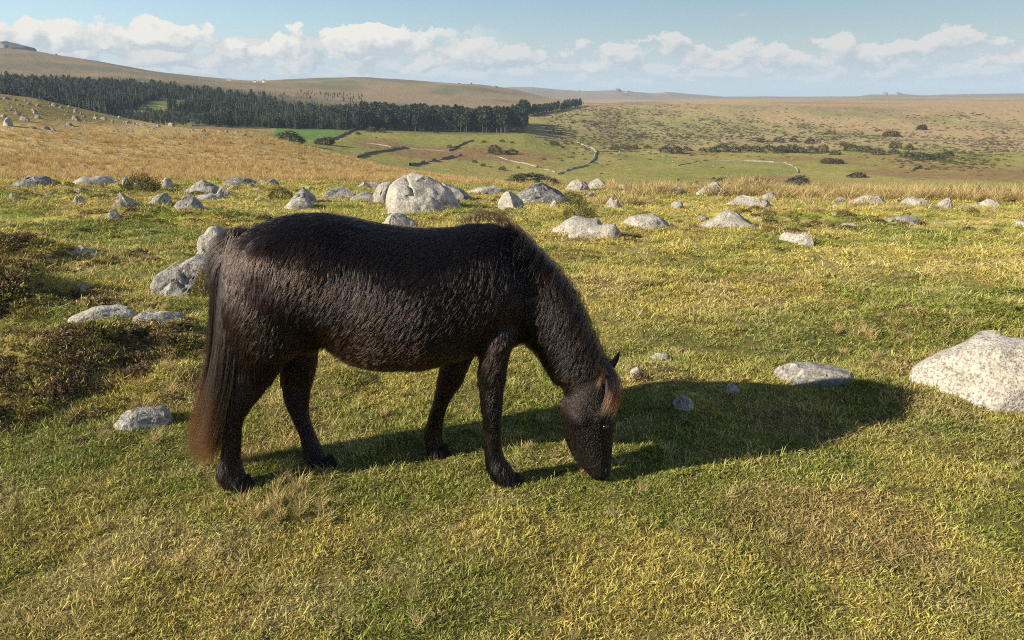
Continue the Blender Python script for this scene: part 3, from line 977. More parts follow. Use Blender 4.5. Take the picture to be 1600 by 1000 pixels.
sx, sy, ssc, scol = np.concatenate(sx), np.concatenate(sy), np.concatenate(ssc), np.concatenate(scol)
n = len(sx)
scatter('straw_grass', np.stack([sx, sy, ground(sx, sy)], 1), np.stack([rng.normal(0, .1, n), rng.normal(0, .1, n), rng.uniform(0, 6.28, n)], 1),
        np.stack([ssc, ssc, ssc * rng.uniform(.55, 1.0, n)], 1), rng.integers(0, 4, n), scol, straw_src, 'golden dry moor grass on the straw slope and along the brow')

# heather cushions on the hummocks
heath_src = [sprigs('heather_clump', 420, .12, .085, .020, 460 + k, HEATH_M) for k in range(4)]
hx, hy, hs, hc = [], [], [], []
for px, py, k, spr, s in [(20, 396, 150, .42, 1.0), (85, 402, 60, .35, .7), (15, 460, 150, .36, 1.0), (30, 445, 60, .3, .9), (180, 520, 90, .20, .75), (215, 515, 50, .18, .6), (50, 570, 150, .36, .8),
                          (130, 580, 80, .25, .7), (10, 625, 70, .3, .6), (150, 555, 60, .2, .6), (300, 545, 55, .22, .5), (300, 500, 60, .3, .5), (215, 480, 30, .2, .5),
                          (255, 335, 130, 1.0, .9), (60, 420, 40, .3, .7), (1450, 495, 50, .25, .5), (1370, 510, 20, .2, .4), (1280, 345, 90, .8, .9), (1290, 335, 60, 1.0, .8), (60, 300, 120, 1.6, 1.0),
                          (230, 305, 90, .8, .9), (330, 350, 40, .6, .8), (440, 345, 30, .5, .6), (850, 310, 60, .8, 1.0), (700, 318, 50, .7, .7), (1180, 330, 50, .9, .8), (1500, 335, 90, 1.6, .8),
                          (1540, 370, 50, .9, .7), (1200, 375, 40, .8, .5), (1240, 395, 30, .6, .5), (770, 330, 30, .5, .8), (800, 345, 18, .2, .9), (1000, 345, 30, .5, .6), (70, 360, 50, 1.0, .6),
                          (430, 300, 60, 1.2, .9), (1090, 300, 50, 1.3, .9), (1350, 305, 70, 1.5, .9), (1010, 300, 40, 1., .8), (630, 330, 30, .6, .6), (300, 390, 25, .6, .5), (920, 345, 40, .8, .5),
                          (1130, 395, 20, .4, .4), (920, 400, 30, .6, .4), (950, 410, 20, .5, .4), (1045, 905, 0, .1, .1), (1245, 930, 10, .05, .28), (650, 885, 0, .05, .2), (1020, 580, 26, .12, .42), (945, 520, 10, .1, .35), (515, 590, 16, .12, .3)]:
    k = int(k * .45)
    if not k:
        continue
    x, y, z = hit(px, py)
    hx.append(x + rng.normal(0, spr, k)); hy.append(y + rng.normal(0, spr * .8, k)); hs.append(s * rng.uniform(.5, 1.15, k))
    pal = np.array([(.16, .105, .055), (.20, .17, .045), (.27, .20, .075), (.11, .085, .045)])
    base = pal[rng.choice(4, k, p=(.35, .3, .2, .15))]
    hc.append(base * rng.uniform(.6, 1.5, (k, 1)))
hx, hy, hs, hc = (np.concatenate(q) for q in (hx, hy, hs, hc))
n = len(hx)
scatter('heather', np.stack([hx, hy, ground(hx, hy) - .01], 1), np.stack([rng.normal(0, .2, n), rng.normal(0, .2, n), rng.uniform(0, 6.28, n)], 1),
        np.stack([hs, hs, hs * rng.uniform(.5, 1.1, n)], 1), rng.integers(0, 4, n), hc, heath_src, 'brown heather and low bilberry growing on the hummocks of the moor')

# ------------------------------------------------------------------ the pony
YC = 3.22                                     # its spine lies in the plane y = YC


def PP(px, py, y=YC):
    a, bb, c = ray(px, py)
    s = y / bb
    return np.array([a * s, y, CAM_Z + c * s])


def ppm(px, py, y=YC):
    """metres per pixel there"""
    return float(np.linalg.norm(PP(px + 1, py, y) - PP(px, py, y)))


def ring(c, u_, w_, n=28, pw=1.0):
    th = np.linspace(0, 2 * np.pi, n, endpoint=False)
    cs, sn = np.cos(th), np.sin(th)
    cs, sn = np.sign(cs) * np.abs(cs) ** pw, np.sign(sn) * np.abs(sn) ** pw
    return c[None] + cs[:, None] * np.asarray(u_)[None] + sn[:, None] * np.asarray(w_)[None]


def resample(keys, n):
    """smooth (monotone-ish) interpolation of key rows"""
    K_ = np.asarray(keys, float)
    d = np.concatenate([[0], np.cumsum(np.linalg.norm(np.diff(K_[:, :2], axis=0), axis=1))])
    s = np.linspace(0, d[-1], n)
    outp = np.zeros((n, K_.shape[1]))
    for j in range(K_.shape[1]):
        y_ = K_[:, j]
        h = np.diff(d); dl = np.diff(y_) / h
        mslope = np.zeros_like(y_)
        for i in range(1, len(y_) - 1):
            mslope[i] = 0 if dl[i - 1] * dl[i] <= 0 else 2 * dl[i - 1] * dl[i] / (dl[i - 1] + dl[i])
        mslope[0], mslope[-1] = dl[0], dl[-1]
        k = np.clip(np.searchsorted(d, s, side='right') - 1, 0, len(d) - 2)
        t_ = (s - d[k]) / h[k]
        outp[:, j] = (2*t_**3-3*t_**2+1)*y_[k] + (t_**3-2*t_**2+t_)*h[k]*mslope[k] + (-2*t_**3+3*t_**2)*y_[k+1] + (t_**3-t_**2)*h[k]*mslope[k+1]
    return outp


BV, BF = [], []


def add_loft(rings):
    global BV, BF
    n = len(rings[0])
    i0 = sum(len(q) for q in BV)
    BV.append(np.concatenate([np.concatenate(rings), rings[0].mean(0)[None], rings[-1].mean(0)[None]]))
    m_ = len(rings)
    for i in range(m_ - 1):
        for j in range(n):
            j2 = (j + 1) % n
            BF.append((i0 + i * n + j, i0 + i * n + j2, i0 + (i + 1) * n + j2, i0 + (i + 1) * n + j))
    ca, cb = i0 + m_ * n, i0 + m_ * n + 1
    for j in range(n):
        j2 = (j + 1) % n
        BF.append((ca, i0 + j2, i0 + j))
        BF.append((cb, i0 + (m_ - 1) * n + j, i0 + (m_ - 1) * n + j2))


FUR = 3.0          # pixels of coat outside the skin
# trunk: x, top row, bottom row, half width (m)
trunk = resample([(360, 396, 480, .05), (372, 372, 520, .14), (390, 357, 545, .205), (425, 341, 548, .255), (470, 333, 532, .275), (505, 333, 525, .278), (530, 336, 545, .28),
                  (560, 343, 563, .285), (610, 352, 571, .30), (660, 357, 569, .30), (705, 355, 560, .28), (740, 349, 553, .255), (775, 350, 545, .225), (805, 366, 538, .185),
                  (828, 400, 520, .12), (838, 430, 500, .06)], 44)
rings = []
for x, t0, b0, hw in trunk:
    A, B_ = PP(x, t0 + FUR), PP(x, b0 - FUR)
    cpt = (A + B_) / 2
    half = (A - B_) / 2
    rings.append(ring(cpt, half, (0, -hw, 0), pw=.92))
add_loft(rings)
def bend(x):
    """the neck swings a little to the near side"""
    return -.10 * float(sstep(800, 935, np.float64(x)))


# neck: crest point, throat point, half width
neck = resample([(770, 352, 775, 525, .20), (800, 361, 806, 532, .175), (832, 389, 822, 538, .145), (862, 417, 838, 552, .122), (888, 450, 852, 574, .105), (908, 490, 866, 596, .092),
                 (922, 522, 876, 608, .085), (936, 556, 884, 622, .08)], 26)
rings = []
for x0, y0, x1, y1, hw in neck:
    A, B_ = PP(x0 - 2, y0 + 3, YC + bend(x0)), PP(x1 + 1, y1 - 3, YC + bend(x0))
    rings.append(ring((A + B_) / 2, (A - B_) / 2, (0, -hw, 0), pw=.95))
add_loft(rings)
# head: face point, jaw point, half width; turned a little to the camera at the muzzle
HY = YC - .11
head = resample([(946, 566, 905, 585, .045), (955, 577, 890, 605, .075), (961, 600, 877, 622, .088), (963, 628, 872, 642, .092), (962, 652, 876, 664, .088), (960, 676, 880, 684, .074),
                 (959, 696, 886, 700, .066), (958, 711, 893, 714, .062), (957, 724, 905, 727, .060), (956, 735, 915, 738, .058), (952, 743, 921, 745, .046), (945, 748, 929, 748, .026)], 26)
rings = []
for x0, y0, x1, y1, hw in head:
    A, B_ = PP(x0 - 2, y0, HY), PP(x1 + 3, y1, HY)
    rings.append(ring((A + B_) / 2, (A - B_) / 2, (0, -hw, 0), pw=.9))
add_loft(rings)


def leg(keys, n=30, fur=4.0):
    """keys: row, back x, front x, y of the leg's axis, half width sideways"""
    kk = resample([(k[0], (k[1] + k[2]) / 2, (k[2] - k[1]) / 2, k[3], k[4]) for k in keys], n)
    rs_ = []
    for row, cx, hx_, yy, hw in kk:
        cpt = PP(cx, row, yy)
        rx = max(hx_ - fur, 3) * ppm(cx, row, yy)
        rs_.append(ring(cpt, (rx, 0, 0), (0, hw, 0), n=20))
    add_loft(rs_)


YN, YF = 3.06, 3.36
leg([(430, 352, 470, YC - .13, .10), (480, 347, 494, YC - .14, .125), (530, 352, 488, YC - .14, .115), (562, 360, 452, YN + .02, .09), (590, 356, 432, YN + .01, .07), (618, 350, 412, YN, .056),
     (642, 347, 392, YN, .050), (662, 346, 382, YN, .042), (690, 344, 380, YN, .037), (712, 341, 379, YN, .038), (732, 335, 382, YN - .005, .046), (748, 342, 390, YN - .01, .050), (758, 350, 394, YN - .01, .052)])
leg([(470, 400, 500, YC + .12, .10), (530, 425, 503, YC + .13, .105), (565, 434, 497, YF - .02, .085), (600, 437, 490, YF - .03, .062), (625, 441, 487, YF - .04, .050), (650, 452, 487, YF - .05, .043),
     (680, 465, 497, YF - .08, .036), (702, 469, 508, YF - .09, .038), (718, 472, 518, YF - .10, .046), (730, 477, 526, YF - .11, .05), (737, 480, 530, YF - .11, .05)])
leg([(470, 735, 822, YC - .10, .09), (510, 742, 815, YC - .125, .085), (545, 748, 801, YN + .01, .07), (575, 745, 795, YN, .06), (605, 745, 791, YN, .052), (630, 747, 789, YN, .050), (652, 750, 787, YN, .046), (672, 752, 787, YN, .038),
     (695, 752, 787, YN, .038), (712, 754, 791, YN, .043), (728, 757, 800, YN - .005, .05), (740, 764, 808, YN - .01, .05), (750, 772, 814, YN - .01, .05)])
leg([(480, 715, 790, YC + .10, .08), (530, 694, 758, YC + .12, .075), (567, 687, 737, YF - .03, .062), (600, 680, 722, YF - .02, .052), (630, 673, 704, YF - .01, .048), (650, 667, 697, YF, .040), (670, 661, 695, YF, .037), (686, 661, 694, YF, .042),
     (697, 664, 695, YF - .005, .046), (706, 667, 698, YF - .01, .047)])
# muscle masses: shoulder, forearm, haunch, stifle, cheek
def blob(px, py, y, rx, ry, rz, tilt=0.0):
    cpt = PP(px, py, y)
    rs_ = []
    for s in np.linspace(-.98, .98, 11):
        k = math.sqrt(1 - s * s)
        ax = np.array([math.sin(tilt), 0, math.cos(tilt)])
        sd = np.array([math.cos(tilt), 0, -math.sin(tilt)])
        rs_.append(ring(cpt + ax * rz * s, sd * rx * k, (0, ry * k, 0), n=18))
    add_loft(rs_)


for sg in (-1, 1):
    blob(772, 476, YC + sg * .130, .105, .078, .17, .12)
    blob(440, 445, YC + sg * .165, .165, .10, .21, -.15)
    blob(478, 506, YC + sg * .13, .085, .075, .12, -.4)
blob(905, 642, HY, .075, .105, .085, .0)
blob(938, 640, HY, .035, .098, .045, .2)
blob(938, 720, HY, .036, .060, .045, .1)

tmp = bpy.data.objects.new('tmp_body', mesh_np('tmp_body', np.concatenate(BV), BF))
col.objects.link(tmp)
md = tmp.modifiers.new('r', 'REMESH')
md.mode = 'VOXEL'
md.voxel_size = .011
md = tmp.modifiers.new('s', 'SMOOTH')
md.factor = .5
md.iterations = 9
dg = bpy.context.evaluated_depsgraph_get()
body_me = bpy.data.meshes.new_from_object(tmp.evaluated_get(dg))
bpy.data.objects.remove(tmp)
body_me.name = 'body'
nv = len(body_me.vertices)
bco = np.zeros(nv * 3, np.float32)
body_me.vertices.foreach_get('co', bco)
bco = bco.reshape(-1, 3).astype(float)
BASE = np.array([PP(600, 740, YC)[0], YC, 0.0])
body_me.vertices.foreach_set('co', (bco - BASE).astype(np.float32).reshape(-1))
body_me.update()
body_me.polygons.foreach_set('use_smooth', np.ones(len(body_me.polygons), bool))

pony = link(bpy.data.objects.new('pony', None))
pony.location = BASE
tag(pony, 'shaggy black-brown moorland pony grazing with its head down', 'pony')

m, t, b, out = mat('pony_skin')
b.inputs['Base Color'].default_value = (.012, .009, .0075, 1)
b.inputs['Roughness'].default_value = .75
b.inputs['Specular IOR Level'].default_value = .2
body_me.materials.append(m)
body = link(bpy.data.objects.new('body', body_me), pony)


def hair_mat(name, dark, red, rough=.20, spec=1.0):
    m = bpy.data.materials.new(name)
    m.use_nodes = True
    t = NT(m.node_tree)
    t.n.clear()
    out = t.new('ShaderNodeOutputMaterial')
    h = t.new('ShaderNodeBsdfHairPrincipled')
    h.model = 'CHIANG'
    h.parametrization = 'COLOR'
    a = t.new('ShaderNodeAttribute', attribute_name='tint')
    c = t.mix(a.outputs['Fac'], dark, red)
    t.l.new(c, h.inputs['Color'])
    h.inputs['Roughness'].default_value = rough
    h.inputs['Radial Roughness'].default_value = .45
    h.inputs['IOR'].default_value = 1.42
    for k_, v_ in (('Random Roughness', .3), ('Random Color', .4), ('Random', 0.5)):
        if k_ in h.inputs and not h.inputs[k_].is_linked:
            h.inputs[k_].default_value = v_
    t.l.new(h.outputs[0], out.inputs[0])
    return m


COAT_M = hair_mat('pony_coat', (.0045, .0034, .0029), (.040, .019, .011))
MANE_M = hair_mat('pony_mane_hair', (.0050, .0038, .0032), (.085, .033, .014), .22)


def make_hair(name, pts, rad, tint, m, parent, origin, label=None):
    """pts (N, K, 3) world, rad (N, K), tint (N, K)"""
    n_, k_ = pts.shape[:2]
    hc_ = bpy.data.hair_curves.new(name)
    hc_.add_curves([k_] * n_)
    hc_.attributes['position'].data.foreach_set('vector', (pts - origin).astype(np.float32).reshape(-1))
    ra = hc_.attributes.get('radius') or hc_.attributes.new('radius', 'FLOAT', 'POINT')
    ra.data.foreach_set('value', rad.astype(np.float32).reshape(-1))
    ta = hc_.attributes.new('tint', 'FLOAT', 'POINT')
    ta.data.foreach_set('value', tint.astype(np.float32).reshape(-1))
    hc_.materials.append(m)
    o = link(bpy.data.objects.new(name, hc_), parent)
    if label:
        o['label'] = label
    return o


# coat: hairs rooted on the skin, laid along the flow of the coat and gathered in locks
body_me.calc_loop_triangles()
nt_ = len(body_me.loop_triangles)
tri = np.zeros(nt_ * 3, np.int32)
body_me.loop_triangles.foreach_get('vertices', tri)
tri = tri.reshape(-1, 3)
vn = np.zeros(nv * 3, np.float32)
body_me.vertices.foreach_get('normal', vn)
vn = vn.reshape(-1, 3).astype(float)
ta_, tb_, tc_ = bco[tri[:, 0]], bco[tri[:, 1]], bco[tri[:, 2]]
area = np.linalg.norm(np.cross(tb_ - ta_, tc_ - ta_), axis=1) / 2


def on_skin(n_, rg):
    k = rg.choice(nt_, n_, p=area / area.sum())
    u_, v_ = rg.uniform(size=n_), rg.uniform(size=n_)
    fl = u_ + v_ > 1
    u_, v_ = np.where(fl, 1 - u_, u_), np.where(fl, 1 - v_, v_)
    w_ = 1 - u_ - v_
    p = ta_[k] * w_[:, None] + tb_[k] * u_[:, None] + tc_[k] * v_[:, None]
    nn_ = vn[tri[k, 0]] * w_[:, None] + vn[tri[k, 1]] * u_[:, None] + vn[tri[k, 2]] * v_[:, None]
    return p, nn_ / np.linalg.norm(nn_, axis=1)[:, None]


def coat_field(p, nn_):
    """direction of lie, length and redness of the coat at skin points"""
    px, py = project(p[:, 0], p[:, 1], p[:, 2])
    d = np.tile(np.array([-.50, 0.0, -.80]), (len(p), 1))
    rump = sstep(560, 420, px)
    d = d * (1 - rump[:, None]) + np.array([-.35, 0, -.95]) * rump[:, None]
    legs = sstep(545, 590, py) * sstep(860, 840, px) * np.where((px > 500) & (px < 660), 0, 1)
    d = d * (1 - legs[:, None]) + np.array([-.05, 0, -1.0]) * legs[:, None]
    fore = sstep(720, 790, px)
    d = d * (1 - (fore * (1 - legs))[:, None]) + np.array([-.12, 0, -1.0]) * (fore * (1 - legs))[:, None]
    hd = sstep(565, 600, py + .15 * (px - 900)) * sstep(850, 872, px)
    d = d * (1 - hd[:, None]) + np.array([-.25, 0, -1.0]) * hd[:, None]
    belly = sstep(500, 560, py) * ((px > 505) & (px < 740))
    d = d * (1 - .6 * belly[:, None]) + .6 * np.array([-.9, 0, -.45]) * belly[:, None]
    # eddies
    s1 = fbm(p[:, 0] * 5, p[:, 1] * 5, p[:, 2] * 5, 3, 81)
    s2 = fbm(p[:, 0] * 5 + 9, p[:, 1] * 5, p[:, 2] * 5, 3, 85)
    s3 = fbm(p[:, 0] * 2.2 + 3, p[:, 1] * 2.2, p[:, 2] * 2.2, 2, 87)
    d[:, 0] += .6 * s1 + .7 * s3
    d[:, 2] += .4 * s2
    d -= nn_ * (d * nn_).sum(1)[:, None]
    d /= np.maximum(np.linalg.norm(d, axis=1), 1e-6)[:, None]
    L = np.full(len(p), .052)
    L = np.where(py > 590, .025, L)
    L = L * (1 - .55 * hd) * (1 + .5 * hd * sstep(905, 880, px))
    L = L * (1 - .3 * sstep(690, 720, py) * hd)
    L = L + .012 * belly
    feather = (sstep(695, 732, py) * sstep(860, 840, px))
    L = L + .022 * feather
    red = .22 * belly + .35 * np.exp(-(((px - 560) / 50) ** 2 + ((py - 520) / 40) ** 2)) + .45 * np.exp(-(((px - 785) / 28) ** 2 + ((py - 525) / 60) ** 2)) + .12 * sstep(350, 380, py) * rump * .6 + .10
    red = red + .25 * hd
    red = red * (.6 + .8 * np.clip(s2 + .5, 0, 1))
    return d, L, red, hd, legs


rg = np.random.default_rng(99)
NH = 150000
root, rn = on_skin(NH, rg)
bare = np.zeros(NH, bool)
for q, rr0 in ((PP(943, 654, HY - .096), .021), (PP(945, 728, HY - .058), .014)):
    bare |= np.linalg.norm(root - q, axis=1) < rr0
root, rn = root[~bare], rn[~bare]
NH = len(root)
dirn, Ln, red, hdm, lgm = coat_field(root, rn)
NG = 30000
groot, grn = on_skin(NG, rg)
gdir, gL, _, _, _ = coat_field(groot, grn)
kd = kdtree.KDTree(NG)
for i in range(NG):
    kd.insert(groot[i], i)
kd.balance()
gi_ = np.array([kd.find(q)[1] for q in root])
K_H = 6
ts = np.linspace(0, 1, K_H)


def strands(p0, nn_, d0, L_, lift, rg_):
    n_ = len(p0)
    out_ = np.zeros((n_, K_H, 3))
    side = np.cross(nn_, d0)
    wob = rg_.normal(0, 1, n_)
    ph = rg_.uniform(0, 6.28, n_)
    for j, t_ in enumerate(ts):
        out_[:, j] = p0 + d0 * (L_ * t_)[:, None] + nn_ * (lift * L_ * (t_ - .62 * t_ * t_))[:, None] + side * (.05 * L_ * wob * t_ * t_ + .09 * L_ * t_ * np.sin(ph + 7 * t_))[:, None]
        out_[:, j, 2] -= .10 * L_ * t_ * t_
    return out_


liftv = (.26 + .10 * rg.normal(size=NH)) * (1 - .25 * hdm)
S = strands(root, rn, dirn, Ln * rg.uniform(.65, 1.25, NH), liftv, rg)
GS = strands(groot, grn, gdir, gL * rg.uniform(.9, 1.25, NG), .30 + .12 * rg.normal(size=NG), rg)
cl = (.60 * (1 - .45 * hdm))[:, None] * (ts ** 1.0)[None]
off = GS[gi_]
S = S * (1 - cl[..., None]) + off * cl[..., None]
rad = np.tile(np.interp(ts, [0, .5, 1], [.00060, .00052, .00016]), (NH, 1)) * rg.uniform(.75, 1.25, (NH, 1))
tint = np.clip(red[:, None] * (.45 + .75 * ts[None]) + .06 * rg.normal(size=(NH, 1)), 0, 1)
make_hair('coat', S, rad, tint, COAT_M, body, BASE)


# long hair grown along guide lines
def grow(guides, n_, spread0, spread1, rg_, clump=5, wave=.0, jl=.15, tight=1.0):
    """guides: list of (K,3) polylines with equal K; hairs blend neighbouring guides"""
    G = np.stack([resample_line(g, 12) for g in guides])
    k = rg_.uniform(0, len(guides) - 1, n_)
    i0 = np.clip(k.astype(int), 0, len(guides) - 2)
    f = (k - i0)[:, None, None]
    base_ = G[i0] * (1 - f) + G[i0 + 1] * f
    t_ = np.linspace(0, 1, 12)
    nclump = max(3, n_ // clump)
    ck = rg_.integers(0, nclump, n_)
    coff = rg_.normal(0, 1, (nclump, 3))
    own = rg_.normal(0, 1, (n_, 3))
    sp = (spread0 * (1 - t_) + spread1 * t_)[None, :, None]
    sway = wave * np.sin(t_[None, :, None] * 5 + rg_.uniform(0, 6.28, (nclump, 1, 3))[ck]) * t_[None, :, None]
    out_ = base_ + coff[ck][:, None] * sp * .8 + own[:, None] * sp * np.interp(t_, [0, .5, 1], [.6, .35 * tight, .45 * tight])[None, :, None] + sway
    cut = rg_.uniform(1 - jl * 2, 1, n_)                     # uneven ends
    res = np.zeros_like(out_)
    for j in range(12):
        q = t_[j] * cut * 11
        a_ = np.clip(q.astype(int), 0, 10)
        fr = (q - a_)[:, None]
        res[:, j] = out_[np.arange(n_), a_] * (1 - fr) + out_[np.arange(n_), a_ + 1] * fr
    return res


def resample_line(g, k):
    g = np.asarray(g, float)
    d = np.concatenate([[0], np.cumsum(np.linalg.norm(np.diff(g, axis=0), axis=1))])
    s = np.linspace(0, d[-1], k)
    # smooth the corners
    q = np.stack([np.interp(s, d, g[:, j]) for j in range(3)], 1)
    for _ in range(2):
        q[1:-1] = .25 * q[:-2] + .5 * q[1:-1] + .25 * q[2:]
    return q


def GL(pts):
    return [PP(p[0], p[1], p[2] if len(p) > 2 else YC) for p in pts]


def taper(n_, r0, r1=.00015):
    return np.tile(np.interp(np.linspace(0, 1, 12), [0, .6, 1], [r0, r0 * .85, r1]), (n_, 1))


T12 = np.linspace(0, 1, 12)[None]
# tail
rg = np.random.default_rng(5)
tail_g = [GL([(374, 370), (353, 372), (341, 405), (339, 470), (341, 540), (331, 600), (313, 650), (295, 714)]),
          GL([(372, 374), (357, 388), (350, 430), (348, 490), (350, 560), (343, 620), (325, 670), (304, 722)]),
          GL([(374, 380, YC - .03), (362, 400, YC - .06), (356, 450, YC - .10), (354, 520, YC - .14), (350, 590, YC - .17), (341, 640, YC - .18), (329, 690, YC - .18), (314, 724, YC - .18)]),
          GL([(376, 384, YC - .04), (366, 420, YC - .09), (364, 480, YC - .15), (363, 540, YC - .19), (357, 600, YC - .20), (348, 650, YC - .20), (338, 690, YC - .20), (328, 718, YC - .20)])]
N1 = 9500
S = grow(tail_g, N1, .012, .022, rg, 60, .022, .2, .25)
kk = rg.uniform(0, 1, (N1, 1))
px_, py_ = project(S[..., 0], S[..., 1], S[..., 2])
tint = np.clip(.8 * sstep(560, 670, py_) * sstep(340, 308, px_) + .06 * kk + .15 * sstep(600, 720, py_), 0, 1)
make_hair('tail', S, taper(N1, .00085), tint, MANE_M, pony, BASE, 'long tail, black above and rusty brown at the ends')
# fluff around the dock
N2 = 2200
dock_g = [GL([(385, 362), (362, 366), (340, 372), (326, 392)]), GL([(378, 372), (352, 380), (334, 400), (328, 440)]), GL([(372, 392, YC - .05), (350, 410, YC - .06), (338, 440, YC - .07), (336, 485, YC - .07)])]
S = grow(dock_g, N2, .014, .016, rg, 8, .003, .25)
tail_fl = make_hair('dock_hair', S, taper(N2, .0006), np.full((N2, 12), .03), MANE_M, pony, BASE)
# mane: the tuft standing on the withers, the fall along the crest (mostly on the far side), stray locks
tuft_g = []
for i, (rx_, ry_, tx_, ty_) in enumerate([(712, 352, 704, 341), (728, 348, 722, 332), (742, 345, 732, 325), (758, 344, 742, 323), (772, 347, 752, 324), (784, 352, 764, 327), (796, 358, 772, 334), (808, 366, 785, 345), (820, 377, 800, 358)]):
    tuft_g.append(GL([(rx_, ry_), (rx_ + 3, (ry_ + ty_) / 2 + 2), ((rx_ + tx_) / 2 + 3, ty_ + 5), (tx_, ty_)]))
N3 = 420
S = grow(tuft_g, N3, .008, .018, rg, 14, .012, .35, .4)
parts_h = [(S, taper(N3, .00065), np.clip(.05 + .55 * T12 ** 1.3 * np.ones((N3, 1)), 0, 1))]
crest = [(790, 352), (815, 368), (840, 392), (862, 415), (885, 444), (902, 476), (914, 505), (926, 532), (938, 556), (946, 570)]
far_g = [GL([(x, y, YC + q), (x + 5, y - 3, YC + q + .03), (x + 6, y + 12, YC + q + .10), (x + 4, y + 50, YC + q + .14), (x - 2, y + 90, YC + q + .15)]) for x, y in crest for q in (bend(x),)]
N4 = 3200
S = grow(far_g, N4, .010, .016, rg, 14, .006, .3)
parts_h.append((S, taper(N4, .0007), np.full((N4, 12), .01) + .08 * T12))
near_g = [GL([(x, y, YC + q), (x - 2, y - 2, YC + q - .05), (x - 8, y + 10, YC + q - .11), (x - 14, y + 24, YC + q - .145), (x - 22, y + 36, YC + q - .15)]) for x, y in crest[1:] for q in (bend(x),)]
N5 = 1500
S = grow(near_g, N5, .009, .020, rg, 22, .014, .4, .4)
parts_h.append((S, taper(N5, .00065), np.clip(np.full((N5, 12), .02) + .25 * T12 * rg.uniform(0, 1, (N5, 1)), 0, 1)))
lock_g = [GL([(868, 414, YC - .05 - .04), (866, 425, YC - .05 - .12), (866, 440, YC - .05 - .17), (858, 455, YC - .05 - .20), (842, 467, YC - .05 - .22), (822, 474, YC - .05 - .23), (803, 477, YC - .05 - .23)]),
          GL([(864, 414, YC - .05 - .04), (862, 427, YC - .05 - .12), (862, 442, YC - .05 - .17), (853, 456, YC - .05 - .20), (838, 466, YC - .05 - .22), (820, 472, YC - .05 - .23), (805, 475, YC - .05 - .23)])]
N6 = 34
S = grow(lock_g, N6, .002, .003, rg, 8, .002, .25)
parts_h.append((S, taper(N6, .0007), np.clip(.08 + .40 * T12 * np.ones((N6, 1)), 0, 1)))
for (a0, a1, a2) in [((912, 505), (895, 518), (880, 528)), ((920, 525), (900, 535), (882, 548)), ((925, 540), (915, 555), (905, 560)), ((930, 548), (922, 566), (910, 575)), ((847, 470), (848, 500), (840, 545))]:
    q = YC + bend(a1[0])
    lg_ = [GL([(a0[0], a0[1], q - .06), (a1[0], a1[1], q - .13), (a2[0], a2[1], q - .15)]), GL([(a0[0] + 2, a0[1] + 4, q - .06), (a1[0], a1[1] + 5, q - .13), (a2[0] - 1, a2[1] + 4, q - .15)])]
    S = grow(lg_, 16, .002, .004, rg, 5, .003, .25)
    parts_h.append((S, taper(16, .0007), np.clip(.2 + .45 * T12 * np.ones((16, 1)), 0, 1)))
make_hair('mane', np.concatenate([q[0] for q in parts_h]), np.concatenate([q[1] for q in parts_h]), np.concatenate([np.broadcast_to(q[2], q[0].shape[:2]) for q in parts_h]), MANE_M, pony, BASE,
          'shaggy mane with a tuft standing up on the withers')
# forelock, rusty at the ends
fl_g = [GL([(948, 570, HY - .02), (966, 592, HY - .03), (972, 615, HY - .05), (966, 640, HY - .07), (958, 656, HY - .08)]),
        GL([(945, 570, HY - .03), (958, 590, HY - .06), (962, 612, HY - .09), (954, 634, HY - .105), (943, 652, HY - .11)]),
        GL([(942, 572, HY - .04), (950, 592, HY - .08), (953, 612, HY - .10), (946, 632, HY - .112), (937, 650, HY - .115)])]
N7 = 750
S = grow(fl_g, N7, .008, .010, rg, 30, .006, .25, .3)
make_hair('forelock', S, taper(N7, .0007), np.clip(.06 + .95 * sstep(.40, .9, T12) * rg.uniform(.5, 1, (N7, 1)), 0, 1), MANE_M, pony, BASE, 'forelock with rusty ends hanging over the eye')


# ears
def ear(tip, base_c, wv, dv):
    """a cupped ear from base_c to tip; wv = half width vector, dv = depth vector"""
    rows, nseg = 9, 12
    V = np.zeros((rows, nseg, 3))
    base_c, tip, wv, dv = map(np.asarray, (base_c, tip, wv, dv))
    for i in range(rows):
        s = i / (rows - 1)
        wd = (.75 + .6 * s - 1.35 * s * s) if s < .999 else .02
        cpt = base_c * (1 - s) + tip * s
        for j in range(nseg):
            a_ = 2 * math.pi * j / nseg
            cup = math.sin(a_)
            V[i, j] = cpt + wv * wd * math.cos(a_) + dv * wd * (cup if cup < 0 else -.35 * cup)
    me_ = grid_mesh('ear', V - BASE, wrap=True)
    me_.materials.append(EAR_M)
    o = link(bpy.data.objects.new('ear', me_), pony)
    return o


m, t, b, out = mat('ear_fur')
tn = t.noise(None, 60, 4, .6)
t.l.new(t.mix(t.ramp(tn, .4, .6), (.014, .010, .008), (.05, .028, .018)), b.inputs['Base Color'])
b.inputs['Roughness'].default_value = .7
EAR_M = m
ear(PP(968, 549, HY + .07), PP(953, 578, HY + .05), (.027, 0, .013), (0, -.026, 0))
ear(PP(931, 563, HY - .14), PP(944, 600, HY - .075), (.028, -.008, .010), (-.006, -.016, .008))
ear_g = [GL([(942, 592, HY - .10), (938, 600, HY - .125), (935, 612, HY - .13)]), GL([(944, 580, HY - .11), (938, 592, HY - .135), (931, 604, HY - .135)])]
S = grow(ear_g, 160, .006, .006, rg, 6, .002, .3)
make_hair('ear_hair', S, taper(160, .0005), np.clip(.45 + .35 * T12 * np.ones((160, 1)), 0, 1), MANE_M, pony, BASE)

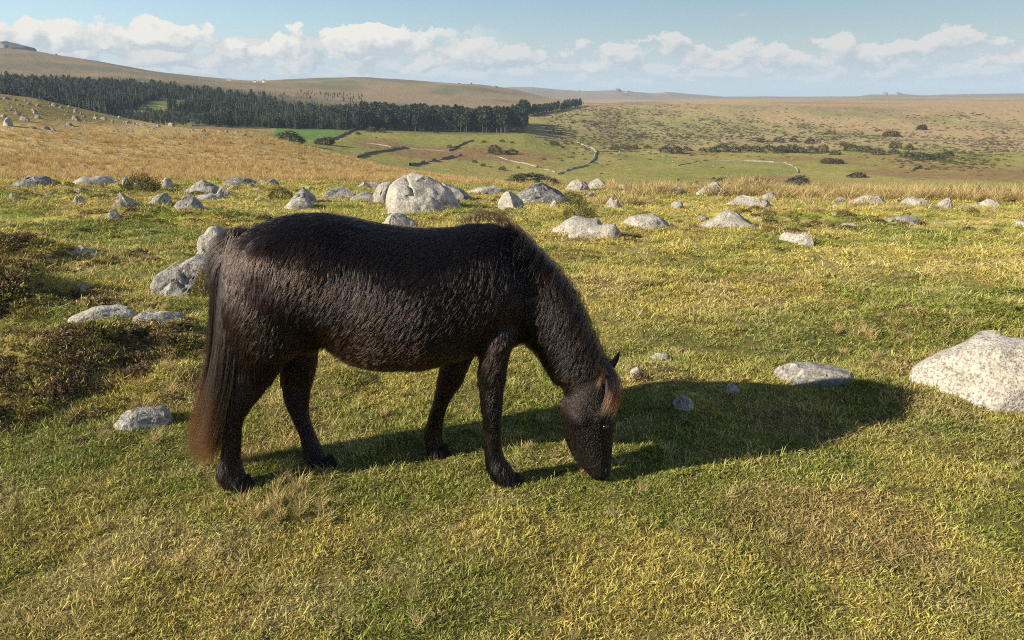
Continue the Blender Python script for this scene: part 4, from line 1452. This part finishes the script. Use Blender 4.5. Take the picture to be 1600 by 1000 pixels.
# eyes, nostrils, hooves
m, t, b, out = mat('eye_wet')
b.inputs['Base Color'].default_value = (.010, .006, .004, 1)
b.inputs['Roughness'].default_value = .22
EYE_M = m
for sg in (-1, 1):
    V, Fc = ICO[3]
    me_ = mesh_np('eye', V * np.array([.015, .010, .013]), Fc)
    me_.materials.append(EYE_M)
    o = link(bpy.data.objects.new('eye', me_), pony)
    c_ = PP(943, 654, HY)
    o.location = Vector((c_[0], HY + sg * .091, c_[2])) - Vector(BASE)
m, t, b, out = mat('nostril_skin')
b.inputs['Base Color'].default_value = (.010, .008, .007, 1)
b.inputs['Roughness'].default_value = .75
b.inputs['Specular IOR Level'].default_value = .1
for sg in (-1, 1):
    V, Fc = ICO[2]
    me_ = mesh_np('nostril', V * np.array([.008, .008, .014]), Fc)
    me_.materials.append(m)
    o = link(bpy.data.objects.new('nostril', me_), pony)
    c_ = PP(945, 726, HY)
    o.location = Vector((c_[0], HY + sg * .058, c_[2])) - Vector(BASE)
m, t, b, out = mat('hoof_horn')
tn = t.noise(None, 30, 3, .6)
t.l.new(t.mix(tn, (.006, .005, .0045), (.014, .012, .010)), b.inputs['Base Color'])
b.inputs['Roughness'].default_value = .85
b.inputs['Specular IOR Level'].default_value = .15
for cx, row, yy in [(376, 752, YN - .01), (507, 731, YF - .11), (796, 745, YN - .01), (685, 702, YF - .01)]:
    c_ = PP(cx, row, yy)
    gz_ = float(ground(np.array([c_[0]]), np.array([yy]))[0])
    rs_ = [ring(np.array([c_[0] + .012 - .010 * s, yy, gz_ - .012 + .052 * s]), (.054 - .014 * s, 0, .012 * s), (0, .050 - .012 * s, 0), n=20) for s in np.linspace(0, 1, 5)]
    V = np.concatenate(rs_ + [rs_[0].mean(0)[None], rs_[-1].mean(0)[None]])
    Fc = [(i * 20 + j, i * 20 + (j + 1) % 20, (i + 1) * 20 + (j + 1) % 20, (i + 1) * 20 + j) for i in range(4) for j in range(20)]
    Fc += [(100, (j + 1) % 20, j) for j in range(20)] + [(101, 80 + j, 80 + (j + 1) % 20) for j in range(20)]
    me_ = mesh_np('hoof', V - BASE, Fc)
    me_.materials.append(m)
    link(bpy.data.objects.new('hoof', me_), pony)

# ------------------------------------------------------------------ bushes one can tell apart
def bush(name, label, px, py, wpx, hpx, src_seed, colr, group=None, rmin=3.0, n=900, cat='bush', leaf=.07):
    x, y, z = hit(px, py, rmin=rmin)
    dep = y * CP - (z - CAM_Z) * SP
    w, h = wpx * dep / FPX, hpx * dep / FPX
    root_ = link(bpy.data.objects.new(name, None))
    root_.location = (x, y, z)
    key = (src_seed, n, leaf)
    if key not in BUSH:
        f = sprigs('foliage', n, .5, 1.0, leaf, src_seed, GORSE_M).data
        rg_ = np.random.default_rng(src_seed)
        vs, fs = [], []
        for s in range(5):                                  # short stems inside the cushion
            a_ = rg_.uniform(0, 6.28)
            q = np.array([math.cos(a_), math.sin(a_), 0])
            tip_ = q * rg_.uniform(.15, .35) + np.array([0, 0, rg_.uniform(.5, .8)])
            sd = np.array([-q[1], q[0], 0])
            i0 = len(vs)
            for c0, w0 in ((q * .04 - np.array([0, 0, .05]), .03), (tip_, .008)):
                vs += [c0 + sd * w0, c0 + q * w0, c0 - sd * w0, c0 - q * w0]
            fs += [(i0 + j, i0 + (j + 1) % 4, i0 + 4 + (j + 1) % 4, i0 + 4 + j) for j in range(4)]
        st = mesh_np('stems', vs, fs)
        st.materials.append(STEM_M)
        BUSH[key] = (f, st)
    for nm, me_ in zip(('foliage', 'stems'), BUSH[key]):
        o = link(bpy.data.objects.new(nm, me_), root_)
        o.scale = (w, w * .85, h)
        o.rotation_euler = (0, 0, random.uniform(0, 6.28))
        if nm == 'foliage':
            o['col'] = colr
    tag(root_, label, cat, group)
    return root_


BUSH = {}
m, t, b, out = mat('bush_stem')
b.inputs['Base Color'].default_value = (.09, .065, .045, 1)
b.inputs['Roughness'].default_value = .9
STEM_M = m
GO = (.125, .105, .030)
DK = (.078, .078, .030)
bush('gorse_bush', 'round brown gorse bush standing between pale rocks at the foot of the straw slope', 222, 299, 52, 27, 500, (.115, .090, .030), n=2600, leaf=.045)
bush('gorse_bush', 'low yellow-green gorse cushion beside the peaked grey boulder', 437, 311, 46, 20, 501, (.17, .145, .04), n=2200, leaf=.05)
bush('gorse_bush', 'dense green gorse cushion on the turf in front of the smooth pale boulder', 905, 341, 62, 27, 502, (.14, .125, .032), n=3000, leaf=.04)
bush('gorse_bush', 'small dark gorse bush at the end of the dark lichened outcrop', 893, 319, 38, 20, 503, (.085, .085, .030), n=1800, leaf=.05)
bush('gorse_bush', 'golden-green bilberry clump under the long leaning slab', 322, 462, 44, 42, 504, (.19, .16, .04), n=1800, leaf=.06)
for px, py, w, h, c_, lab in [(830, 287, 80, 17, DK, 'dark thorn thicket in the dip behind the lichened outcrop'),
                              (1247, 289, 38, 15, (.075, .072, .05), 'round grey leafless bush beyond the straw grass of the brow'),
                              (1340, 277, 30, 8, DK, 'low dark oval bush alone on the valley pasture'),
                              (1128, 288, 22, 12, DK, 'dark bush beside the pale peaked boulder'),
                              (1086, 292, 14, 9, (.09, .07, .035), 'small brown bush just before the pale peaked boulder'),
                              (1188, 287, 34, 10, (.12, .085, .045), 'brown bramble patch below the wall corner in the valley'),
                              (452, 224, 46, 20, (.13, .125, .06), 'big pale willow scrub mound behind the straw slope'),
                              (508, 226, 34, 12, (.085, .07, .045), 'bare brown scrub at the end of the dark field wall'),
                              (1440, 203, 16, 9, (.075, .062, .05), 'dark thorn clump in the hollow of the moor'),
                              (1392, 213, 26, 9, (.16, .10, .05), 'rusty bracken bank near the hollow of the moor'),
                              (1300, 255, 36, 8, (.12, .09, .04), 'long brown bank of scrub by the pasture wall')]:
    bush('thorn_bush', lab, px, py, w, h, 510, c_, rmin=30, n=900, leaf=.11)
hedge = [(1245, 239, 26), (1268, 240, 22), (1222, 236, 18), (960, 234, 16), (978, 233, 16), (992, 232, 12), (1012, 232, 12), (1040, 238, 20), (1056, 240, 24), (1074, 236, 14), (1098, 236, 12), (1112, 238, 20),
         (1128, 237, 24), (1146, 238, 22), (1164, 236, 20), (1180, 238, 22), (1200, 235, 22), (1216, 239, 20), (1236, 238, 22), (1286, 238, 20), (1305, 242, 16), (1330, 236, 24), (1352, 238, 22), (1372, 242, 20),
         (1396, 240, 16), (1418, 246, 22), (1440, 250, 26), (1462, 248, 20), (1480, 244, 18), (1320, 228, 14), (1398, 232, 18), (1420, 234, 16), (1265, 224, 16), (1240, 222, 14), (1216, 221, 14), (1188, 222, 12)]
for px, py, w in hedge:
    bush('hedge_bush', 'dark gorse and hawthorn bush in the long scrub line above the pasture wall', px, py, w, w * random.uniform(.4, .55), 511 + random.randint(0, 2), DK,
         'bushes of the scrub line above the pasture', 200, 420, leaf=.14)
for px, py, w in [(785, 222, 8), (800, 224, 7), (756, 223, 7), (866, 227, 12), (862, 224, 8), (790, 238, 7), (773, 240, 24), (800, 241, 18), (742, 254, 8), (755, 260, 9), (785, 266, 11), (767, 262, 5), (810, 263, 6),
                  (610, 204, 9), (580, 206, 14), (598, 207, 12), (560, 211, 10), (703, 231, 9), (712, 232, 8), (588, 216, 4), (660, 206, 8), (681, 208, 8), (840, 262, 6), (840, 286, 9), (940, 272, 5), (1060, 282, 5), (1115, 280, 6), (735, 288, 18), (850, 250, 6), (878, 252, 5)]:
    bush('field_bush', 'small dark bush dotted over the walled valley fields', px, py, w, w * .5, 511 + random.randint(0, 2), DK, 'small bushes in the valley fields', 200, 420, leaf=.14)

# scrub too dense to count, on the gorse hill
scrub_src = [sprigs('scrub_clump', 130, .5, .55, .20, 530 + k, GORSE_M) for k in range(3)]
n = 42000
a = rng.uniform(R(-1), R(41), n)
r = np.exp(rng.uniform(math.log(560), math.log(1500), n))
x, y = r * np.sin(a), r * np.cos(a)
z = ground(x, y)
px, py = project(x, y, z)
cl_ = fbm(x / 24, y / 60, octaves=3, seed=91)
d1 = np.exp(-(((px - 1060) / 190) ** 2 + ((py - 203) / 24) ** 2)) * .95 + np.exp(-(((px - 940) / 70) ** 2 + ((py - 182) / 14) ** 2)) * .8 + np.exp(-(((px - 1270) / 70) ** 2 + ((py - 212) / 14) ** 2)) * .8
d2 = .75 * np.exp(-(((px - 1490) / 70) ** 2 + ((py - 245) / 14) ** 2)) + .5 * np.exp(-(((px - 1540) / 120) ** 2 + ((py - 215) / 20) ** 2)) + .5 * np.exp(-(((px - 1370) / 60) ** 2 + ((py - 213) / 12) ** 2)) \
    + .55 * np.exp(-(((px - 1480) / 55) ** 2 + ((py - 181) / 4) ** 2))
keep = (rng.uniform(size=n) < np.clip((d1 + d2) * (.75 + 1.4 * cl_), 0, 1)) & (px > 850) & (r > 600)
x, y, z, px, py = x[keep], y[keep], z[keep], px[keep], py[keep]
n = len(x)
s = rng.uniform(1.4, 3.8, n)
rust = (rng.uniform(size=(n, 1)) < .2 + .25 * (px > 1330)[:, None])
cs_ = np.where(rust, np.array([(.16, .105, .05)]), np.array([(.095, .090, .036)])) * rng.uniform(.7, 1.4, (n, 1))
scatter('gorse_scrub', np.stack([x, y, z - .1], 1), np.stack([0 * x, 0 * x, rng.uniform(0, 6.28, n)], 1), np.stack([s, s, s * rng.uniform(.35, .6, n)], 1), rng.integers(0, 3, n), cs_, scrub_src,
        'dark gorse scrub spread over the far hillside')

# ------------------------------------------------------------------ conifers
m, t, b, out = mat('conifer_needles')
oi = t.new('ShaderNodeObjectInfo')
geo = t.new('ShaderNodeNewGeometry')
tn = t.noise(geo.outputs['Position'], .5, 3, .6)
c = t.mix(oi.outputs['Random'], (.018, .033, .020), (.042, .056, .024))
c = t.mix(1.0, c, t.ramp(tn, .3, .7, .7, 1.35, False), 'MULTIPLY')
t.l.new(c, b.inputs['Base Color'])
b.inputs['Roughness'].default_value = .8
NEEDLE = m
m, t, b, out = mat('conifer_bark')
b.inputs['Base Color'].default_value = (.10, .075, .055, 1)
b.inputs['Roughness'].default_value = .9
BARK = m


def conifer(kind, seed):
    """unit-height tree: (trunk mesh, crown mesh)"""
    rg_ = np.random.default_rng(seed)
    vs, fs = [], []
    for i, (zz, rr_) in enumerate([(-.05, .016), (.3, .012), (.7, .007), (.97, .002)]):
        vs += [(rr_ * math.cos(q), rr_ * math.sin(q), zz) for q in np.linspace(0, 6.283, 7)[:-1]]
    fs = [(i * 6 + j, i * 6 + (j + 1) % 6, i * 6 + 6 + (j + 1) % 6, i * 6 + 6 + j) for i in range(3) for j in range(6)]
    tm = mesh_np('trunk', vs, fs)
    tm.materials.append(BARK)
    vs, fs = [], []
    if kind == 'spruce':
        lv = 15
        for k in range(lv):
            s = k / (lv - 1)
            zz = .10 + .88 * s
            rr_ = .165 * (1 - s) ** .85 + .008
            nb = int(9 - 4 * s)
            a0 = rg_.uniform(0, 6.28)
            for j in range(nb):
                q = a0 + 6.283 * j / nb + rg_.normal(0, .2)
                L = rr_ * rg_.uniform(.7, 1.2)
                d = np.array([math.cos(q), math.sin(q), 0])
                sd = np.array([-d[1], d[0], 0])
                r0 = np.array([0, 0, zz + .035])
                tip_ = d * L + np.array([0, 0, zz - .04 * rg_.uniform(.3, 1.4)])
                mid_ = d * L * .55 + np.array([0, 0, zz + .012])
                i0 = len(vs)
                wd = L * .42
                vs += [r0, mid_ + sd * wd - np.array([0, 0, .018]), tip_, mid_ - sd * wd - np.array([0, 0, .018])]
                fs += [(i0, i0 + 1, i0 + 2), (i0, i0 + 2, i0 + 3)]
        i0 = len(vs)
        vs += [(.006, 0, .95), (-.003, .005, .95), (-.003, -.005, .95), (0, 0, 1.03)]
        fs += [(i0, i0 + 1, i0 + 3), (i0 + 1, i0 + 2, i0 + 3), (i0 + 2, i0, i0 + 3)]
    else:                                                   # pine: open trunk, tufted rounded head
        for k in range(95):
            d = rg_.normal(size=3)
            d /= np.linalg.norm(d)
            s = rg_.uniform(.5, 1.0)
            hh = rg_.uniform() ** .8
            zc = .36 + .60 * hh
            wid = .19 * math.sin(math.pi * (.12 + .80 * hh)) ** .7
            p = np.array([d[0] * wid * s, d[1] * wid * s, zc + .05 * d[2]])
            for _ in range(2):
                ax = d + rg_.normal(size=3) * .7
                ax /= np.linalg.norm(ax)
                sd = np.cross(ax, rg_.normal(size=3))
                sd /= np.linalg.norm(sd)
                L = .075 * rg_.uniform(.7, 1.4)
                i0 = len(vs)
                vs += [p - ax * L * .5, p + sd * L * .5, p + ax * L * .6, p - sd * L * .5]
                fs += [(i0, i0 + 1, i0 + 2), (i0, i0 + 2, i0 + 3)]
    cm = mesh_np('crown', vs, fs, False)
    cm.materials.append(NEEDLE)
    return tm, cm


SPR = [conifer('spruce', 600 + k) for k in range(4)]
PIN = [conifer('pine', 620 + k) for k in range(4)]
FX = [-300, 0, 250, 400, 550, 700, 822]
FRONT = [640, 680, 780, 860, 890, 890, 885]
BX = [-300, 0, 200, 330, 420, 520, 600, 700, 822]
BACK = [1520, 1500, 1440, 1420, 1300, 1190, 1140, 1090, 1040]
n = 26000
pxs = rng.uniform(-120, 822, n)
rr_ = np.sqrt(rng.uniform(600 ** 2, 1560 ** 2, n))
az_ = az_el(pxs, np.full(n, 190))[0]
ok = (rr_ > np.interp(pxs, FX, FRONT) + 12 * fbm(pxs / 18, pxs * 0, octaves=2, seed=95)) & (rr_ < np.interp(pxs, BX, BACK) + 30 * fbm(pxs / 30, pxs * 0, octaves=2, seed=96))
x, y = rr_ * np.sin(az_), rr_ * np.cos(az_)
z = ground(x, y)
gpx, gpy = project(x, y, z)
ok &= ~in_poly(gpx, gpy, [(200, 177), (236, 158), (296, 154), (302, 167), (240, 176)])
ok &= ~((gpx > 400) & (gpx < 560) & (rr_ > 1130) & (rng.uniform(size=n) < .6))
ok &= rng.uniform(size=n) < .62
# thin belt of pines running out along the rise, and scattered young trees on the hill behind
nb = 240
bpx = rng.uniform(812, 908, nb)
brr = rng.uniform(1230, 1300, nb) + (bpx - 815) * 1.6
baz = az_el(bpx, np.full(nb, 175))[0]
bx_, by_ = brr * np.sin(baz), brr * np.cos(baz)
yx = []
for q, w0, k in [((430, 146), 14, 16), ((485, 144), 10, 12), ((520, 146), 12, 20), ((545, 150), 12, 14), ((560, 154), 10, 10), ((470, 150), 18, 14), ((905, 160), 4, 3)]:
    for _ in range(k):
        hx_, hy_, hz_ = hit(q[0] + random.gauss(0, w0), q[1] + random.gauss(0, 2) + 4, rmin=900)
        yx.append((hx_, hy_))
yx = np.array(yx)
TX = np.concatenate([x[ok], bx_, yx[:, 0]])
TY = np.concatenate([y[ok], by_, yx[:, 1]])
TZ = ground(TX, TY)
TR = np.hypot(TX, TY)
TPX, TPY = project(TX, TY, TZ)
nT = len(TX)
TH = np.interp(TPX, [0, 300, 500, 600, 820, 830], [15.0, 13.5, 15, 19, 21, 12.5]) * rng.uniform(.62, 1.25, nT)
TH = np.where((TPX > 170) & (TPX < 320) & (TR < 1025), TH * .45, TH)
TH[-len(yx):] = rng.uniform(6, 11, len(yx))
pine = (TPX > 585 + 40 * rng.normal(size=nT)) | (rng.uniform(size=nT) < .15)
depthin = TR - np.interp(TPX, FX + [823, 910], FRONT + [1225, 1380])
vis = (TPX > 2) & (TPX < 912)
# the trees that show largest: the front edge; behind the spur only their heads show
score = np.where(vis, depthin - TH * 4 + np.where(TPX < 330, 90, 0), 1e9)
first = np.argsort(score)[:300]
isfirst = np.zeros(nT, bool)
isfirst[first] = True
for i in first:
    tm, cm = (PIN if pine[i] else SPR)[random.randint(0, 3)]
    nm = 'pine_tree' if pine[i] else 'spruce_tree'
    root_ = link(bpy.data.objects.new(nm, None))
    root_.location = (TX[i], TY[i], TZ[i])
    sc_ = float(TH[i])
    root_.scale = (sc_ * (1.25 if pine[i] else 1.15),) * 2 + (sc_,)
    root_.rotation_euler = (0, 0, random.uniform(0, 6.28))
    if pine[i]:
        tag(root_, 'tall dark pine with a tufted head along the edge of the valley wood', 'tree', 'pines along the edge of the wood')
    else:
        tag(root_, 'dark pointed spruce along the edge of the valley wood', 'tree', 'spruces along the edge of the wood')
    link(bpy.data.objects.new('trunk', tm), root_)
    link(bpy.data.objects.new('crown', cm), root_)
rest = np.nonzero(~isfirst)[0]


def whole(kind, k):
    tm, cm = (PIN if kind else SPR)[k]
    va = np.array([q.co[:] for q in tm.vertices]); vb = np.array([q.co[:] for q in cm.vertices])
    fa = [tuple(p.vertices) for p in tm.polygons]; fb = [tuple(i + len(va) for i in p.vertices) for p in cm.polygons]
    me_ = mesh_np('whole_tree', np.concatenate([va, vb]), fa + fb, False)
    me_.materials.append(BARK); me_.materials.append(NEEDLE)
    me_.polygons.foreach_set('material_index', np.array([0] * len(fa) + [1] * len(fb), np.int32))
    return bpy.data.objects.new('whole_tree', me_)


wsrc = [whole(0, k) for k in range(4)] + [whole(1, k) for k in range(4)]
k_ = rng.integers(0, 4, len(rest)) + 4 * pine[rest]
s = TH[rest]
scatter('conifer_wood', np.stack([TX, TY, TZ], 1)[rest], np.stack([0 * s, 0 * s, rng.uniform(0, 6.28, len(rest))], 1), np.stack([s * 1.2, s * 1.2, s], 1), k_, np.tile((.03, .04, .02), (len(rest), 1)), wsrc,
        'dark conifer plantation covering the valley side')

# ------------------------------------------------------------------ dry stone walls of the valley fields
def wall(label, pts, h=1.5, w=1.1, m=None, seed=0):
    P3 = [hit(px, py, rmin=180) for px, py in pts]
    P3 = np.array(P3)
    d = np.concatenate([[0], np.cumsum(np.linalg.norm(np.diff(P3[:, :2], axis=0), axis=1))])
    n_ = max(6, int(d[-1] / 2.2))
    s = np.linspace(0, d[-1], n_)
    X, Y = np.interp(s, d, P3[:, 0]), np.interp(s, d, P3[:, 1])
    X = X + .8 * fbm(s / 14, s * 0, octaves=2, seed=seed); Y = Y + 1.6 * fbm(s / 17, s * 0 + 5, octaves=2, seed=seed)
    T_ = np.stack([np.gradient(X), np.gradient(Y)], 1)
    T_ /= np.linalg.norm(T_, axis=1)[:, None]
    N_ = np.stack([-T_[:, 1], T_[:, 0]], 1)
    Z = ground(X, Y)
    hh = h * (1 + .35 * vnoise(s / 1.7, s * 0, seed=seed + 1)) * np.where(vnoise(s / 9, s * 0 + 3, seed=seed + 7) < -.45, .25, 1)
    V = np.zeros((n_, 6, 3))
    for j, (o_, zz) in enumerate([(-.55, -.4), (-.5, .5), (-.3, 1), (.3, 1), (.5, .5), (.55, -.4)]):
        jit = .12 * vnoise(s / 1.1 + 9 * j, s * 0, seed=seed + 3)
        V[:, j, 0] = X + N_[:, 0] * (o_ * w + jit)
        V[:, j, 1] = Y + N_[:, 1] * (o_ * w + jit)
        V[:, j, 2] = Z + hh * zz
    base_ = np.array([X[0], Y[0], Z[0]])
    me_ = grid_mesh('stone_wall', V - base_, wrap=True)
    me_.polygons.foreach_set('use_smooth', np.zeros(len(me_.polygons), bool))
    me_.materials.append(m or WALL_M)
    o = link(bpy.data.objects.new('stone_wall', me_))
    o.location = base_
    return tag(o, label, 'wall', 'dry stone walls of the valley fields')


def wallmat(name, c0, c1):
    m, t, b, out = mat(name)
    geo = t.new('ShaderNodeNewGeometry')
    v_ = t.new('ShaderNodeTexVoronoi')
    v_.inputs['Scale'].default_value = 1.6
    t.l.new(geo.outputs['Position'], v_.inputs['Vector'])
    t.l.new(t.mix(v_.outputs['Distance'], c0, c1), b.inputs['Base Color'])
    b.inputs['Roughness'].default_value = .9
    return m


WALL_M = wallmat('field_wall_grey', (.16, .145, .12), (.34, .31, .25))
WALL_D = wallmat('field_wall_shade_hedge', (.06, .055, .03), (.13, .11, .06))  # dark tone paints in the walls' shaded sides; also colours the hedge bank
wall('dark shade-toned stone wall bounding the bright green field by the wood', [(519, 219), (533, 213), (548, 205), (566, 199)], 1.7, 1.4, WALL_D, 1)
wall('dark curved stone wall climbing from the straw slope into the fields', [(559, 247), (574, 241), (587, 238), (606, 236), (620, 233), (634, 231)], 1.4, 1.2, WALL_D, 2)
wall('pale stone wall crossing between two green fields below the wood', [(572, 224), (596, 227), (612, 230), (640, 232), (675, 235), (702, 237)], .75, .8, None, 3)
wall('dark shade-toned wall running beside the straw slope', [(641, 259), (660, 255), (681, 251), (700, 247), (720, 243)], 1.6, 1.4, WALL_D, 4)
wall('pale stone wall slanting down to the dark thorn thicket', [(750, 243), (780, 246), (806, 253), (840, 261), (869, 269)], .7, .8, None, 5)
wall('stone wall linking the pale cross wall to the wood edge', [(702, 236), (715, 230), (725, 224), (740, 220)], 1.2, 1.0, WALL_D, 6)
wall('long pale wall curving over the brow of the fields then turning dark downhill', [(830, 214), (870, 218), (902, 223), (926, 232), (932, 238), (928, 249), (917, 259), (891, 265), (873, 273)], 1.2, 1.0, None, 7)
wall('straight pale wall at the foot of the gorse hill', [(933, 237), (960, 237), (1000, 237.5), (1031, 238)], .7, .8, None, 8)
wall('broken pale wall crossing the middle of the big pasture', [(1056, 260), (1075, 256), (1093, 252), (1112, 251), (1166, 252), (1200, 253), (1227, 255), (1243, 262), (1247, 270)], .75, .8, None, 9)
wall('low dark field bank along the far pasture', [(1372, 220), (1420, 220), (1470, 221), (1540, 221), (1620, 222)], 1.5, 1.6, WALL_D, 10)
wall('short dark wall across the near pasture hollow', [(1424, 268), (1432, 264), (1440, 260)], 1.6, 1.0, WALL_D, 11)
wall('long grey wall of boulders along the foot of the wood', [(300, 197), (400, 197), (460, 197), (520, 197)], 1.2, 1.5, None, 12)

# ------------------------------------------------------------------ tors on the skylines
def tor(label, px, py, wpx, hpx, rmin, seed, prof):
    x, y, z = hit(px, py, rmin=rmin)
    dep = y * CP - (z - CAM_Z) * SP
    w, h = wpx * dep / FPX, hpx * dep / FPX
    Q, Fc = rock_shape(w, h, w * .6, prof, seed, 4, 9, .05, .6)
    me_ = mesh_np('tor', Q, Fc)
    me_.materials.append(TOR_M)
    o = link(bpy.data.objects.new('tor', me_))
    a_ = math.atan2(x, y)
    o.location = (x, y, z - .05 * h)
    o.rotation_euler = (0, 0, -a_)
    tag(o, label, 'tor')


m, t, b, out = mat('tor_rock')
geo = t.new('ShaderNodeNewGeometry')
tn = t.noise(geo.outputs['Position'], .06, 5, .6)
t.l.new(t.mix(t.ramp(tn, .35, .65), (.10, .10, .11), (.21, .19, .17)), b.inputs['Base Color'])
b.inputs['Roughness'].default_value = .9
TOR_M = m
tor('broad dark granite tor crowning the high hill above the wood', 20, 76, 64, 12, 2400, 700, (.35, .7, .85, 1, 1, .9, .6, .35, .15))
tor('small rock knob on the long falling ridge', 88, 86, 4, 2.5, 2400, 701, (.6, 1, .7))
tor('rock stack on the crest of the low rounded hill', 736, 132, 5, 3, 2400, 702, (.5, 1, .8))
tor('flat tor on the shoulder of the rounded hill', 772, 136, 12, 2.5, 2400, 703, (.4, .9, .7, 1, .4))
tor('pale rocks along the rounded hill crest', 716, 131, 9, 1.8, 2400, 704, (.5, 1, .5, .8))
tor('highest of the distant blue tors', 964, 143, 14, 5, 4500, 705, (.3, .7, 1, .8, .9, .5))
tor('stepped rock beside the highest distant tor', 982, 145, 14, 3.5, 4500, 706, (.8, 1, .5, .6, .3))
tor('small distant tor peak on the blue ridge', 905, 143, 7, 3, 4500, 707, (.4, 1, .6))
tor('distant tor with a rounded summit on the blue ridge', 1040, 146, 12, 3, 4500, 708, (.4, 1, .9, .4))
tor('twin-stacked tor on the flat skyline of the moor', 1382, 148, 9, 4, 4500, 709, (.5, 1, .6, .9))
tor('low tor next to the twin stacks on the flat skyline', 1404, 148, 14, 4, 4500, 710, (.5, 1, .6, .8, .4))
tor('rock scatter below the highest distant tor', 975, 149, 16, 3, 3500, 711, (.4, .8, .4, .9, .5))

# ------------------------------------------------------------------ farm buildings and cattle, a few pixels each
def plain(name, c_, rough=.8):
    m, t, b, out = mat(name)
    tn = t.noise(None, 1.5, 3, .6)
    t.l.new(t.mix(tn, tuple(q * .85 for q in c_), c_), b.inputs['Base Color'])
    b.inputs['Roughness'].default_value = rough
    return m


WHITE_M, SLATE_M, COW_M = plain('white_render', (.78, .76, .72)), plain('slate', (.16, .17, .18)), plain('black_hide', (.02, .017, .015))


def house(label, px, py, w, d, h):
    x, y, z = hit(px, py, rmin=1800)
    root_ = link(bpy.data.objects.new('farmhouse', None))
    root_.location = (x, y, z - .5)
    V = [(sx_ * w / 2, sy_ * d / 2, zz) for zz in (0, h) for sx_, sy_ in ((-1, -1), (1, -1), (1, 1), (-1, 1))] + [(-w / 2, 0, h + d * .4), (w / 2, 0, h + d * .4)]
    me_ = mesh_np('walls', V, [(0, 1, 5, 4), (1, 2, 6, 9, 5), (2, 3, 7, 6), (3, 0, 4, 8, 7), (0, 3, 2, 1)], False)
    me_.materials.append(WHITE_M)
    link(bpy.data.objects.new('walls', me_), root_)
    e = .5
    k = .4 * d / (d / 2)
    V = []
    for up_ in (.08, .4):
        V += [(-w / 2 - e, -d / 2 - e, h - e * k + up_), (w / 2 + e, -d / 2 - e, h - e * k + up_), (w / 2 + e, 0, h + d * .4 + up_), (-w / 2 - e, 0, h + d * .4 + up_), (w / 2 + e, d / 2 + e, h - e * k + up_), (-w / 2 - e, d / 2 + e, h - e * k + up_)]
    Fc = [(0, 3, 2, 1), (3, 5, 4, 2), (6, 7, 8, 9), (9, 8, 10, 11), (0, 1, 7, 6), (4, 5, 11, 10), (1, 2, 8, 7), (2, 4, 10, 8), (0, 6, 9, 3), (3, 9, 11, 5)]
    me_ = mesh_np('roof', V, Fc, False)
    me_.materials.append(SLATE_M)
    link(bpy.data.objects.new('roof', me_), root_)
    tag(root_, label, 'house')


house('small white farmhouse in the saddle between two hills', 398, 128.5, 9, 6, 4.5)
house('taller white farmhouse next to a shed in the saddle', 412, 129, 7, 6, 7)
house('long low white barn on the falling ridge', 358, 125.5, 16, 6, 3.5)


def cow_mesh():
    V, Fc = ICO[3]
    vs, fs = [], []
    def add(c_, r_):
        i0 = len(vs)
        vs.extend((V * np.array(r_) + np.array(c_)).tolist()); fs.extend((Fc + i0).tolist())
    add((0, 0, 1.0), (.95, .36, .40)); add((.8, 0, 1.0), (.35, .24, .32)); add((1.15, 0, .70), (.30, .13, .16)); add((-.75, 0, 1.05), (.32, .30, .36))
    for lx, ly in ((.65, .2), (.65, -.2), (-.7, .2), (-.7, -.2)):
        add((lx, ly, .38), (.10, .09, .45))
    o = bpy.data.objects.new('tmp_cow', mesh_np('tmp_cow', vs, fs))
    col.objects.link(o)
    md_ = o.modifiers.new('r', 'REMESH'); md_.mode = 'VOXEL'; md_.voxel_size = .06
    md_ = o.modifiers.new('s', 'SMOOTH'); md_.iterations = 4
    me_ = bpy.data.meshes.new_from_object(o.evaluated_get(bpy.context.evaluated_depsgraph_get()))
    bpy.data.objects.remove(o)
    me_.materials.append(COW_M)
    return me_


COW = cow_mesh()
for px, py, rz in [(1491, 174, .3), (1496, 176, 2.6), (1526, 180, .2), (1530, 180, 3.0)]:
    x, y, z = hit(px, py, rmin=900)
    o = link(bpy.data.objects.new('black_cow', COW))
    o.location = (x, y, z)
    o.scale = (1.2,) * 3
    o.rotation_euler = (0, 0, rz)
    tag(o, 'black cow grazing far out on the tan moor', 'cow', 'cattle far out on the moor')

# ------------------------------------------------------------------ the air
top = float(max(GZ.max(), 230.0)) + 25.0
lowz = float(GZ[RR < 15500].min()) - 1.0
hb = 15900.0
V = [(sx_ * hb, sy_ * hb, zz) for zz in (lowz, top) for sx_, sy_ in ((-1, -1), (1, -1), (1, 1), (-1, 1))]
me_ = mesh_np('haze', V, [(0, 3, 2, 1), (4, 5, 6, 7), (0, 1, 5, 4), (1, 2, 6, 5), (2, 3, 7, 6), (3, 0, 4, 7)], False)
m = bpy.data.materials.new('thin_air')
m.use_nodes = True
t = NT(m.node_tree)
t.n.clear()
out = t.new('ShaderNodeOutputMaterial')
vol = t.new('ShaderNodeVolumePrincipled')
vol.inputs['Color'].default_value = (.64, .81, 1.0, 1)
vol.inputs['Density'].default_value = 6.0e-5
vol.inputs['Anisotropy'].default_value = .0
t.l.new(vol.outputs[0], out.inputs['Volume'])
me_.materials.append(m)
haze = link(bpy.data.objects.new('haze', me_))
tag(haze, 'thin bluish haze in the air over the moor', None, None, 'stuff')
